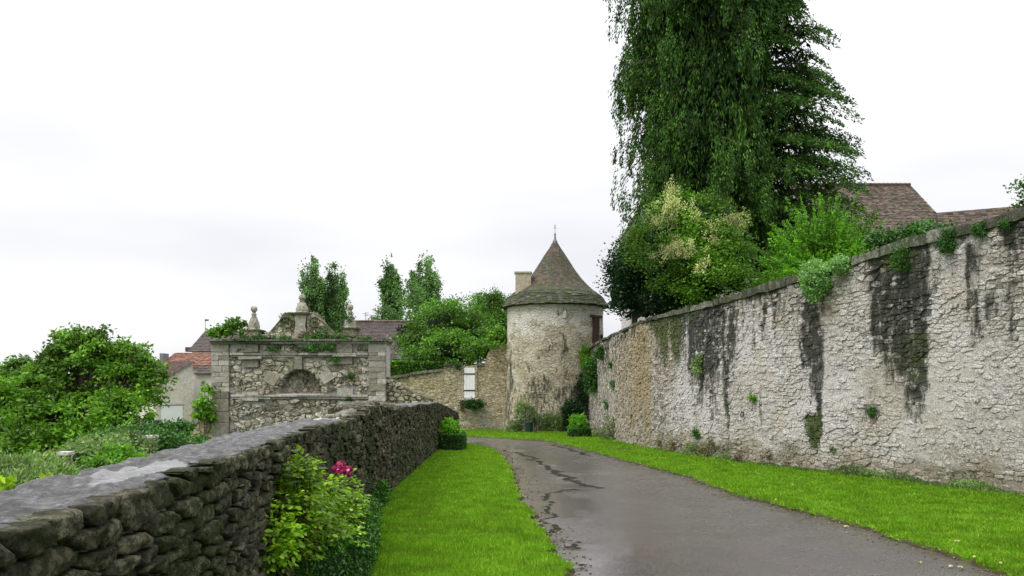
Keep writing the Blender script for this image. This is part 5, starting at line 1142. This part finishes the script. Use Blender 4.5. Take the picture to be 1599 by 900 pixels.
for k in range(760):
    a_ = RS.uniform(0, 2*math.pi); e_ = math.asin(RS.uniform(-.08, 1)**1.0); ln = RS.uniform(.72, 1.12)*(1+.12*math.sin(a_*5+e_*4))
    tip = bx0+np.array([math.cos(a_)*math.cos(e_)*1.95, math.sin(a_)*math.cos(e_)*1.2, .25+math.sin(e_)*2.25])*ln; m = 64
    s = RS.uniform(.3, 1, (m, 1))**.8; ax_ = (tip-bx0)/np.linalg.norm(tip-bx0)
    q = bx0+(tip-bx0)*s+RS.normal(size=(m, 3))*.05*(1.25-s)-np.array([0, 0, 1])*(s**4)*.12; Cs.append(q); Ds.append(RS.normal(size=(m, 3))*.8+ax_*.7)
    if k % 8 == 0: bm_.tube([bx0, bx0*.4+tip*.6+[0, 0, .08], tip], [.02, .012, .004], 5)
gbl = [(tuple(bx0+[0, .1, .9]), (1.5, .8, 1.2))]
Cs = np.concatenate(Cs); V, Fq = leaves(Cs, np.concatenate(Ds), RS.uniform(.07, .14, len(Cs)), .042); mesh('foliage', V, Fq, m_fol_bright, tg); bm_.build('stem', m_bark, tg); core_blobs(gbl, .56).build('inner_shade_foliage', m_core, tg)  # near-black core paints the shadow seen through the shrub
tree('shrub', 'low green bush on the wall top right of the feathery shrub', 'shrub', wpt(1420, 400, 17)[:2]+(1.1,), [pb(1415, 375, 17, .45, .18), pb(1455, 362, 16.5, .35, .16), pb(1385, 380, 17.5, .4, .22)], m_fol_ivy, 120, 36, .18, .08, .045, .03, core=.4)
tree('broadleaf_tree', 'tree tip with dark leaves at the far right edge of the picture', 'tree', wpt(1680, 420, 20)[:2]+(1.1,), [pb(1665, 300, 20, .9, .9), pb(1620, 305, 20, .38, .3), pb(1598, 290, 20, .12, .1), pb(1596, 316, 20, .12, .1), pb(1720, 320, 20, 1.2, 1.0)], m_fol_mid, 200, 36, .25, .09, .05, .12, core=.4)

# ================================================================ plants on and against the walls
def tuftplant(name, label, cat, c, rx, ry, rz, n, ll, lw, mat, group=None, hang=0.0, sub=26, lo=.3, stems=6):
    t = thing(name, label, cat, c, group); cc, dd = shell_pts(n, c, (rx, ry, rz), lo, 1.0); Cs = []; Ds = []
    for p, d in zip(cc, dd):
        Cs.append(p+RS.normal(size=(sub, 3))*ll*.9); Ds.append(RS.normal(size=(sub, 3))+d+[0, 0, .3-hang])
    Cs = np.concatenate(Cs); V, Fq = leaves(Cs, np.concatenate(Ds), ll*RS.uniform(.6, 1.3, len(Cs)), lw*RS.uniform(.7, 1.2, len(Cs))); mesh('foliage', V, Fq, mat, t)
    b = MB()
    for k in range(stems):
        p = cc[k % len(cc)]; b.tube([c, (np.array(c)+p)/2+[0, 0, .02], p], [ll*.16, ll*.11, ll*.05], 5)
    b.build('stem', m_bark, t); return t
def wplant(px, py, w_, h_, lab, mat, n=20, ll=.06, lw=.035, name='wall_plant', group='plants rooted in the tall wall', cat='plant', out=.12, hang=.4, dep=None):
    p, n_, uu = at_wall(px, py); s = F/p.y; p = p+n_*out; return tuftplant(name, lab, cat, tuple(p), w_/s/2, (dep or min(w_, h_)/s/2), h_/s/2, n, ll, lw, mat, group, hang)
wplant(1288, 438, 46, 62, 'big pale green bushy plant hanging from the top of the tall right wall', m_fol_pale, 190, .055, .032, out=.22)
wplant(1322, 415, 38, 26, 'smaller pale green tuft on the coping right of the big hanging plant', m_fol_pale, 60, .05, .03, out=.1)
wplant(1487, 380, 26, 36, 'dark green tuft hanging just under the coping of the tall wall', m_fol_ivy, 50, .04, .022, out=.1)
wplant(1538, 360, 22, 24, 'dark green tuft under the coping nearest the right edge', m_fol_ivy, 34, .035, .02, out=.08)
wplant(1418, 405, 50, 44, 'dark mossy ivy patch at the head of the widest black streak', m_fol_box, 70, .035, .02, out=.03, dep=.05)
wplant(1578, 350, 16, 12, 'tiny green sprig below the coping close to the picture edge', m_fol_ivy, 12, .035, .02, out=.08)
wplant(1096, 570, 22, 28, 'yellow green plant in the dark stained middle of the tall wall', m_fol_weed, 40, .06, .035, out=.1)
wplant(1180, 623, 12, 10, 'bright green sprig beside the upper iron ring on the pale wall', m_fol_bright, 10, .045, .03, out=.06)
wplant(1365, 642, 12, 16, 'dark green tuft in a hole of the right wall', m_fol_box, 18, .03, .018, out=.03)
wplant(1272, 675, 20, 50, 'mossy plant running down the crack low on the tall wall', m_fol_weed, 36, .03, .02, out=.02, dep=.04)
wplant(1304, 706, 9, 9, 'small round moss cushion low on the right wall', m_fol_weed, 12, .02, .015, out=.02)
wplant(933, 585, 26, 62, 'leafy light green climber on the left end of the tall wall', m_fol_ivy, 120, .09, .055, out=.2)
wplant(922, 560, 18, 44, 'upper ivy tuft where the tall wall meets the tower', m_fol_priv, 60, .09, .05, out=.2)
wplant(944, 552, 22, 22, 'dark ivy along the top of the wall end near the tower', m_fol_ivy, 40, .08, .05, out=.1)
wplant(957, 572, 8, 12, 'small sprig on the wall, highest of those right of the climber', m_fol_ivy, 10, .06, .04, out=.06)
wplant(960, 603, 9, 14, 'small sprig on the wall, middle of those right of the climber', m_fol_ivy, 10, .06, .04, out=.06)
wplant(950, 632, 9, 12, 'small sprig on the wall, lowest of those right of the climber', m_fol_ivy, 10, .06, .04, out=.06)
wplant(1092, 677, 9, 18, 'small upright green weed on the wall above the withered plants', m_fol_ivy, 14, .05, .035, out=.08)
# foot of the wall
def footplant(px, w_, h_, lab, mat, n=30, ll=.06, lw=.03, out=.18, name='weed', group='weeds along the foot of the tall wall', cat='plant'):
    p, n_, uu = at_wall(px, 0); s = F/p.y; z = float(zg(p.y)); p = p+n_*out; c = (p.x, p.y, z+h_/s*.45)
    return tuftplant(name, lab, cat, c, w_/s/2, max(.06, w_/s*.2), h_/s*.5, max(8, n//2), ll*.9, lw*.8, mat, group, 0, sub=18)
footplant(960, 26, 42, 'upright grey green bush against the ochre stained wall foot', m_fol_weed, 110, .08, .035, name='bush', group=None, cat='bush')
footplant(945, 26, 22, 'low dull green plant left of the upright bush at the wall foot', m_fol_weed, 60, .07, .035)
footplant(1035, 14, 34, 'withered brown plant on the wall foot, leftmost withered one', m_dead, 22, .07, .03, .08)
footplant(1056, 26, 26, 'withered brown plant in the middle of the pale wall foot', m_dead, 34, .07, .03, .1)
footplant(1092, 30, 22, 'dull olive weed clump below the dark streaks', m_fol_weed, 60, .06, .025)
footplant(1115, 26, 36, 'tall withered clump below the dark streaks', m_dead, 60, .07, .03)
footplant(1140, 30, 14, 'low olive weeds right of the tall withered clump', m_fol_weed, 50, .05, .02)
footplant(1165, 16, 18, 'dark clump at the end of the row of withered weeds', m_dead, 40, .05, .025)
footplant(1205, 26, 30, 'withered plant at the foot of the white wall near its middle', m_dead, 34, .05, .025, .08)
footplant(1232, 18, 22, 'small withered sprig right of the withered plant by the white wall', m_dead, 22, .045, .02, .08)
Cs = []; Ds = []
for k in range(420):
    px = RS.uniform(1130, 1640); p, n_, uu = at_wall(px, 0); hgt = .05+.22*max(0, float(fbm(p.y*1.2, 3., 1., 3))-.42)*3*(1 if px > 1380 else .6); z = float(zg(p.y)); o_ = RS.uniform(.0, .35)**1.3; m = 26
    q = np.array([p.x+n_.x*o_, p.y+n_.y*o_, z])+RS.normal(size=(m, 3))*[.05, .05, 0]; q[:, 2] += RS.uniform(0, hgt, m)+.02; Cs.append(q); Ds.append(RS.normal(size=(m, 3))*.8+[0, 0, 1.])
Cs = np.concatenate(Cs); V, Fq = leaves(Cs, np.concatenate(Ds), RS.uniform(.03, .07, len(Cs)), .018); stuff(mesh('weeds', V, Fq, m_fol_weed))
# climber, bush and bin at the tower
def tplant(px, py, w_, h_, lab, mat, n, ll, lw, name='climber', cat='plant', Y=36.4, dep=.25, group=None): return tuftplant(name, lab, cat, wpt(px, py, Y), w_/F*Y/2, dep, h_/F*Y/2, n, ll, lw, mat, group, .1)
tplant(822, 645, 36, 50, 'thin grey green climber on the left foot of the tower', m_fol_weed, 50, .09, .06, dep=.15)
tplant(895, 650, 36, 50, 'dark dense climber on the right foot of the tower', m_fol_dark, 130, .09, .06, dep=.3)
tplant(862, 660, 44, 30, 'dull green creeper in the middle of the tower foot', m_fol_weed, 70, .09, .05, dep=.15)
tplant(803, 668, 28, 14, 'low plants at the left foot of the tower', m_fol_weed, 40, .08, .04, dep=.15, name='weed')
tplant(905, 612, 26, 60, 'ivy in the shaded corner between tower and tall wall', m_fol_dark, 90, .09, .06, Y=36.8, dep=.3)
tplant(740, 632, 34, 12, 'hanging green plant on the ledge under the white shutter', m_fol_ivy, 50, .10, .06, Y=39.0, dep=.2)
tplant(722, 633, 8, 20, 'thin brown tuft left of the ledge plant under the shutter', m_dead, 14, .08, .04, Y=39.1, dep=.1)
tplant(714, 571, 10, 8, 'small tuft on the wall top left of the white shutter', m_fol_ivy, 8, .08, .05, Y=39.2, dep=.1)
def bushbox(px, py_base, w_, hbox, htop, lab, Y, mat_top=m_fol_bright):
    x = (px-800)/F*Y; z = float(zg(Y)); w2 = w_/F*Y; t = hedge_obj('box_edged_bush', lab, [(x-w2/2, Y), (x-w2*.4, Y-.25), (x+w2*.4, Y-.25), (x+w2/2, Y), (x+w2/2, Y+w2*.7), (x-w2/2, Y+w2*.7)], z, z+hbox, m_fol_box, 2600, .05, .03, 'bush')
    V, Fq = blob_crown([((x-.05*w2, Y+w2*.3, z+hbox+htop*.25), (w2*.42, w2*.3, htop*.6))], 46, 40, .12, .07, .045, up=.4, lo=.2); mesh('shoots', V, Fq, mat_top, t)
    return t
bushbox(906, 682, 34, .35, .75, 'box edged rose bush on the grass strip in front of the tall wall end', 31.5)
bushbox(706, 710, 40, .48, .50, 'box edged bush at the far end of the low left wall', 22.8)
b = MB(); bx_, by_, _ = wpt(826.5, 670, 35.9); zb0 = float(zg(35.9)); b.lathe((bx_, by_, zb0), [(.13, 0), (.16, .05), (.175, .44), (.15, .45)], 14); bn = thing('litter_bin', 'small dark green bin standing at the foot of the tower', 'bin', (bx_, by_, zb0)); b.build('body', m_bin, bn)
b = MB(); b.lathe((bx_, by_, zb0+.45), [(.19, 0), (.19, .04), (.12, .08)], 14); b.build('lid', m_bin, bn)

# rose bush in its low box hedge, foreground
hb = [(-1.66, 8.9), (-1.30, 8.45), (-1.15, 7.8), (-1.20, 7.1), (-1.30, 6.6), (-1.42, 6.1), (-1.60, 5.55), (-1.52, 5.2)]
rose_in = [(-1.60, 5.95), (-1.50, 6.3), (-1.42, 6.9), (-1.40, 7.8), (-1.5, 8.3), (-1.72, 8.6)]
def resamp(pts, n):
    p = np.array(pts); t = np.r_[0, np.cumsum(np.hypot(*np.diff(p, axis=0).T))]; tt = np.linspace(0, t[-1], n); return [(float(np.interp(k, t, p[:, 0])), float(np.interp(k, t, p[:, 1]))) for k in tt]
outer = [(-1.80, 8.6), (-1.47, 8.35), (-1.34, 7.9), (-1.26, 7.3), (-1.18, 6.6), (-1.18, 6.0), (-1.29, 5.4), (-1.46, 4.9), (-1.58, 4.55)]
inner = [(-1.6, 4.95), (-1.55, 5.1), (-1.43, 5.6), (-1.36, 6.05), (-1.37, 6.6), (-1.44, 7.2), (-1.52, 7.8), (-1.6, 8.1), (-1.8, 8.3)]
ring = resamp(outer, 26)+resamp(inner, 20)
hedge_obj('box_hedge', 'low clipped box hedge curving round the rose bush against the dark wall', ring, -1.62, -1.19, m_fol_box, 22000, .027, .017)
rb = thing('rose_bush', 'leafy light green rose bush with magenta flowers beside the dark left wall', 'bush', (-1.55, 7.2, -1.6))
Cs = []; Ds = []; b = MB(); tips = []
rbl = [pb(432, 835, 4.9, .09, .12, .10), pb(425, 862, 4.85, .08, .07, .10), pb(455, 800, 5.1, .12, .13, .14), pb(465, 752, 5.25, .09, .11, .12), pb(470, 730, 5.3, .06, .06, .08), pb(480, 790, 5.4, .13, .14, .16), pb(500, 775, 5.9, .14, .14, .18), pb(495, 830, 5.6, .17, .12, .18), pb(520, 800, 6.3, .17, .15, .2), pb(530, 765, 6.5, .10, .14, .14), pb(545, 800, 6.8, .11, .14, .2), pb(462, 850, 5.2, .12, .10, .14), pb(530, 840, 6.0, .14, .06, .14), pb(552, 782, 6.9, .06, .08, .12)]
for c, rd in rbl:
    for _ in range(int(46+95*(rd[0]*rd[2]/.03))):
        d = RS.normal(size=3); d /= np.linalg.norm(d); p = np.array(c)+d*np.array(rd)*RS.uniform(.4, 1.1); dv_ = d*.8+RS.normal(size=3)*.5; dv_[2] = dv_[2]*.4; dv_ /= np.linalg.norm(dv_)
        sd_ = np.cross(dv_, [0, 0, 1]); sd_ /= np.linalg.norm(sd_)+1e-6; tips.append(p)
        for s, q in ((0, 0), (.035, 1), (.035, -1), (.075, 1), (.075, -1), (.105, 0)):
            Cs.append(p+dv_*s+sd_*q*.026+RS.normal(size=3)*.004); Ds.append(dv_*.6+sd_*q+RS.normal(size=3)*.15)
Cs = np.array(Cs); Ds = np.array(Ds); n = len(Cs)
# broad leaflets lying mostly flat
Dn = Ds/np.linalg.norm(Ds, axis=1, keepdims=True); up_ = np.array([0, 0, 1.])+RS.normal(size=(n, 3))*.45; S_ = np.cross(Dn, up_); S_ /= np.linalg.norm(S_, axis=1, keepdims=True)
L_ = RS.uniform(.028, .050, n)[:, None]; W_ = L_*.62; drp = np.array([0, 0, -.008])
V = np.stack([Cs-Dn*L_*.5, Cs-Dn*L_*.1+S_*W_*.5, Cs+Dn*L_*.22+S_*W_*.38+drp*.5, Cs+Dn*L_*.5+drp, Cs+Dn*L_*.22-S_*W_*.38+drp*.5, Cs-Dn*L_*.1-S_*W_*.5], 1).reshape(-1, 3)
mesh('foliage', V, np.arange(6*n).reshape(n, 6), m_fol_rose, rb)
for k in range(0, len(tips), 7): 
    p = tips[k]; r_ = np.array([float(interp_line(LW, p[1]))+RS.uniform(.06, .2), p[1]*.7+6.1*.3, -1.58]); b.tube([r_, r_*.45+p*.55+[0, 0, .05], p], [.008, .006, .003], 5)
b.build('stem', m_bark, rb)
for px, py, Y_, r_ in ((522, 732, 6.3, .030), (533, 727, 6.35, .038), (541, 735, 6.3, .036), (547, 733, 6.4, .03), (546, 742, 6.3, .022), (530, 736, 6.25, .03), (512, 745, 6.3, .014)):
    c = np.array(wpt(px, py, Y_)); m = 46; d = RS.normal(size=(m, 3)); d /= np.linalg.norm(d, axis=1, keepdims=True); V, Fq = leaves(c+d*r_*.75, np.cross(d, RS.normal(size=(m, 3))), r_*.95, r_*.85); mesh('blossom', V, Fq, m_pink, rb)
# weeds where the left wall meets the lawn, ivy at x~590
t_ = tuftplant('ivy_clump', 'dark green ivy clump at the foot of the low wall past the rose bush', 'plant', (-1.76, 10.4, -1.50), .12, .75, .20, 120, .035, .025, m_fol_box, None)
# garden side (left, lower level)
for (px, py, Y_, lab) in ((103, 708, 12.5, 'weathered concrete post with flat cap, nearest the left edge'), (235, 682, 17.0, 'weathered concrete post with flat cap near the gateway')):
    x, y, z = wpt(px, py, Y_); t = thing('garden_post', lab, 'post', (x, y, -3.0), 'capped posts in the lower garden')
    w2 = 12.5/F*Y_; b = MB(); b.prism([(x-w2/2, -3.1), (x+w2/2, -3.1), (x+w2*.42, z-.03), (x-w2*.42, z-.03)], y-w2/2, y+w2/2); b.build('shaft', m_gate, t, attr=np.tile([.3, .1, .2, 0], (8, 1)))
    b = MB(); b.box((x, y, z), (w2*1.5, w2*1.5, .05)); b.build('cap', m_cop, t)
tree('ivy_bush', 'dark ivy covered bank below the cottage wall', 'bush', wpt(260, 740, 23)[:2]+(-3.0,), [pb(262, 679, 23, .7, .3), pb(288, 672, 23, .3, .14), pb(240, 694, 22.5, .5, .3), pb(245, 706, 22.4, .7, .3)], m_fol_ivy, 240, 44, .22, .1, .07, .05, core=.7)
tree('fig_bush', 'leafy green bush growing up the left side of the gateway', 'bush', wpt(318, 720, 21.8)[:2]+(-3.0,), [pb(320, 634, 21.8, .14, .18), pb(327, 606, 21.8, .08, .12), pb(309, 645, 21.8, .10, .08), pb(326, 648, 21.75, .10, .12)], m_fol_walnut, 34, 22, .16, .13, .10, .03, core=.3, lo=.2)
tree('vine', 'leafy vine on top of the left corner of the gateway', 'plant', (gX(350), GY_+.5, gZ(528)), [pb(345, 517, 22.5, .3, .18), pb(368, 510, 22.5, .25, .2), pb(392, 522, 22.4, .25, .12), pb(410, 528, 22.4, .2, .08), pb(335, 520, 22.6, .16, .12)], m_fol_walnut, 90, 20, .12, .10, .075, .02, core=.3, lo=.2)
tree('vine', 'trailing green growth on the cornice beside the central pedestal', 'plant', (gX(490), GY_+.1, gZ(529)), [pb(489, 527, 21.9, .25, .08), pb(440, 529, 21.85, .25, .05), pb(487, 545, 21.8, .12, .16), pb(515, 545, 21.8, .14, .1), pb(425, 546, 21.8, .12, .08), pb(447, 494, 22.5, .14, .12), pb(405, 527, 21.9, .2, .07), pb(530, 527, 21.9, .22, .06), pb(505, 520, 21.95, .18, .07), pb(545, 497, 22.1, .10, .16), pb(510, 540, 21.75, .12, .06), pb(378, 530, 21.8, .2, .05), pb(570, 529, 21.85, .2, .04)], m_fol_ivy, 260, 20, .07, .045, .03, .015, core=0, lo=.2)
for px, py, lab in ((549, 588, 'small dark tuft growing right of the arch on the gateway'), (524, 562, 'small yellow green tuft under the right bracket of the gateway'), (545, 626, 'small green tuft near the lower right block of the gateway')):
    tuftplant('wall_tuft', lab, 'plant', wpt(px, py, 21.85), .09, .06, .08, 12, .04, .025, m_fol_ivy, 'small tufts growing on the gateway')
GW = 'shrubs below the big tree in the lower garden'
tree('shrub', 'grey green shrub right of the first garden post', 'bush', wpt(170, 780, 15)[:2]+(-3.0,), [pb(160, 708, 15, .65, .30), pb(200, 700, 16, .5, .3), pb(130, 715, 14.5, .3, .2)], m_fol_weed, 220, 40, .16, .075, .03, .03, GW, core=.6)
tree('shrub', 'mid green shrub between the two garden posts', 'bush', wpt(215, 760, 17)[:2]+(-3.0,), [pb(205, 690, 18, .8, .35), pb(240, 695, 18.5, .6, .35), pb(275, 700, 19.5, .8, .3)], m_fol_ivy, 220, 40, .16, .085, .045, .03, GW, core=.6)
tree('shrub', 'bright leafy patch by the garden post nearest the gateway', 'bush', wpt(185, 760, 14)[:2]+(-3.0,), [pb(187, 715, 13.5, .28, .16), pb(165, 725, 13, .22, .1)], m_fol_bright, 70, 36, .12, .07, .05, .02, GW, core=.5)
tree('shrub', 'tall weeds behind the wall at the left edge', 'bush', (-6.2, 10.5, -3.0), [pb(20, 745, 10.5, .45, .22), pb(60, 738, 11, .4, .24), pb(60, 745, 11.5, .3, .2), pb(-40, 740, 10.5, .5, .3), pb(40, 762, 9.5, .5, .2)], m_fol_weed, 420, 36, .10, .075, .022, .02, GW, core=.6, up=1.2)
tree('shrub', 'broad yellow green leaves just over the wall at the left edge', 'bush', (-4.3, 7.2, -3.0), [pb(8, 757, 7.0, .12, .06), pb(22, 760, 6.8, .08, .04), pb(-30, 760, 7.0, .2, .08), pb(66, 752, 7.4, .05, .03)], m_fol_rose, 24, 10, .06, .09, .07, .015, GW, core=0, lo=.1)
tuftplant('dry_weed', 'reddish brown dry weed sticking up beside the first garden post', 'plant', wpt(82, 712, 12.6), .16, .1, .2, 22, .06, .02, m_dead, None, sub=8)
# low undergrowth on the garden floor
cxs = RS.uniform(-16, -2.6, 26000); cys = RS.uniform(4, 26, 26000); k_ = cxs < interp_line(LW, cys)-.55; cxs = cxs[k_]; cys = cys[k_]; k_ = ~((cys > 21.2)&(cxs > -9)); cxs = cxs[k_]; cys = cys[k_]
hN = 1.0*fbm(cxs*.6, cys*.6, 0, 3); zc = -2.95+RS.uniform(0, 1, len(cxs))*hN
V, Fq = leaves(np.stack([cxs, cys, zc], 1), RS.normal(size=(len(cxs), 3))+[0, 0, .6], RS.uniform(.1, .25, len(cxs)), RS.uniform(.05, .1, len(cxs)))
stuff(mesh('undergrowth', V, Fq, m_fol_ivy))

# ================================================================ grass blades
def blades(n, xr_, yr, name):
    # density falls with distance
    t = RS.uniform(size=n); p = 0.85; Y_ = (yr[0]**(-p)+(yr[1]**(-p)-yr[0]**(-p))*t)**(-1/p)
    X_ = RS.uniform(xr_[0], xr_[1], n); return X_, Y_
Xs, Ys = [], []
x_, y_ = blades(440000, (-2.6, 1.2), (5.6, 31), ''); Xs.append(x_); Ys.append(y_)
x_, y_ = blades(480000, (1.2, 8.6), (5.6, 38), ''); Xs.append(x_); Ys.append(y_)
x_ = RS.uniform(-5, 3, 26000); y_ = RS.uniform(31.5, 39.2, 26000); Xs.append(x_); Ys.append(y_)
Xs = np.concatenate(Xs); Ys = np.concatenate(Ys)
sd_ = road_sd(Xs, Ys); lim = np.where(Ys < 26.2, interp_line(LW, Ys)+.03, -6); ok = (sd_ > 0.0) & (Xs > lim) & (Xs < interp_line(RW, Ys)-.02) & (np.abs(Xs/Ys) < .70) & (np.hypot(Xs-TX, Ys-TY) > 2.45)
ok &= ~(sdist(Xs, Ys, ring) < 0.0)
ok &= (sd_ > .12*vn(Xs*11, Ys*11)) & (RS.uniform(size=len(Xs)) < 1-.75*ss(.66, .74, fbm(Xs*.9, Ys*.9, 13, 4)))
Xs, Ys, sd_ = Xs[ok], Ys[ok], sd_[ok]
n = len(Xs); H = RS.uniform(.018, .06, n)*(0.45+1.1*fbm(Xs*2.6, Ys*1.7, 3, 4))*(1+.35*(RS.uniform(size=n) > .97))*(.6+.4*ss(0, .2, sd_)); Wd = 0.0028+.00075*Ys*RS.uniform(.7, 1.4, n)
zb1 = zg(Ys)+.028+.012*(fbm(Xs*1.5, Ys*.7, 7, 3)-.5)*ss(0, .3, sd_)-.005
a = RS.uniform(0, 6.283, n); lx, ly = RS.normal(size=n)*.022, RS.normal(size=n)*.022
dx, dy = np.cos(a)*Wd, np.sin(a)*Wd
V = np.stack([np.stack([Xs-dx, Ys-dy, zb1], 1), np.stack([Xs+dx, Ys+dy, zb1], 1), np.stack([Xs+lx, Ys+ly, zb1+H], 1)], 1).reshape(-1, 3)
stuff(mesh('grass', V, np.arange(3*n).reshape(n, 3), m_grassb))
print('blades', n, 'faces', sum(len(o.data.polygons) for o in bpy.data.objects if o.type == 'MESH'))
# fallen leaves on the verge
m_fallen = plain('pale_fallen_leaf', (0.40, 0.38, 0.16), .7, .2, 9)
for px, py, s_, lab in ((1239, 763, .07, 'pale fallen leaf on the grass by the foot of the wall'), (1495, 855, .045, 'yellow fallen leaf on the near right grass'), (1212, 788, .05, 'pale fallen leaf on the grass edge beside the road'), (1322, 824, .06, 'pale twig like leaf lying on the road edge'), (1485, 887, .06, 'pale leaf lying flat on the tarmac near the right edge'), (1522, 881, .05, 'pale green leaf on the road edge at lower right'), (1563, 891, .05, 'yellowish leaf in the grass at the lower right corner'), (1438, 881, .035, 'small yellow leaf on the dark tarmac'), (1500, 888, .04, 'small leaf beside the flat pale leaf on the tarmac')):
    x, y = gpt(px, py); z = float(zg(y))+(.035 if float(road_sd(np.array([x]), np.array([y]))[0]) < 0 else .075); z = z if z > -5 else z
    s_ *= .6; z = float(zg(y))+(.015 if float(road_sd(np.array([x]), np.array([y]))[0]) < 0 else .065)
    a = random.uniform(0, 6.28); P = []
    for t, r_ in ((0, 1), (.7, .55), (1.57, .45), (2.4, .55), (3.14, 1), (3.9, .5), (4.7, .42), (5.5, .5)): P.append((x+math.cos(a)*math.cos(t)*r_*s_-math.sin(a)*math.sin(t)*r_*s_, y+math.sin(a)*math.cos(t)*r_*s_+math.cos(a)*math.sin(t)*r_*s_, z+.008*math.sin(3*t)))
    P.append((x, y, z+.012)); tag(mesh('fallen_leaf' if 'flower' not in lab else 'lawn_flower', P, [(k, (k+1) % 8, 8) for k in range(8)], m_fallen if 'white' not in lab else m_white), lab, 'leaf' if 'flower' not in lab else 'flower')

# grit and crumbled tarmac along the road edges
rs3 = np.random.RandomState(8); gx_ = rs3.uniform(-2, 6, 60000); gy_ = rs3.uniform(5.8, 30, 60000); dq = road_sd(gx_, gy_); k_ = (dq < .06) & (dq > -.35*rs3.uniform(0, 1, 60000)**2) & (np.abs(gx_/gy_) < .7); gx_, gy_, dq = gx_[k_], gy_[k_], dq[k_]
n = len(gx_); r_ = rs3.uniform(.004, .014, n)*(1+gy_*.02); z_ = zroad(gx_, gy_)+.02*ss(-.02, .05, dq)
oc = np.array([[1, 0, 0], [0, 1, 0], [-1, 0, 0], [0, -1, 0], [0, 0, .8], [0, 0, -.4]], float); V = (np.stack([gx_, gy_, z_+.002], 1)[:, None]+(oc[None]*(1+.4*rs3.uniform(-1, 1, (n, 6, 1))))*r_[:, None, None]).reshape(-1, 3)
ft = np.array([[0, 1, 4], [1, 2, 4], [2, 3, 4], [3, 0, 4], [1, 0, 5], [2, 1, 5], [3, 2, 5], [0, 3, 5]]); m_grit = tilemat('road_grit', [(0.05, 0.045, 0.04), (0.12, 0.10, 0.08), (0.25, 0.23, 0.2)])
stuff(mesh('gravel', V, (ft[None]+6*np.arange(n)[:, None, None]).reshape(-1, 3), m_grit))
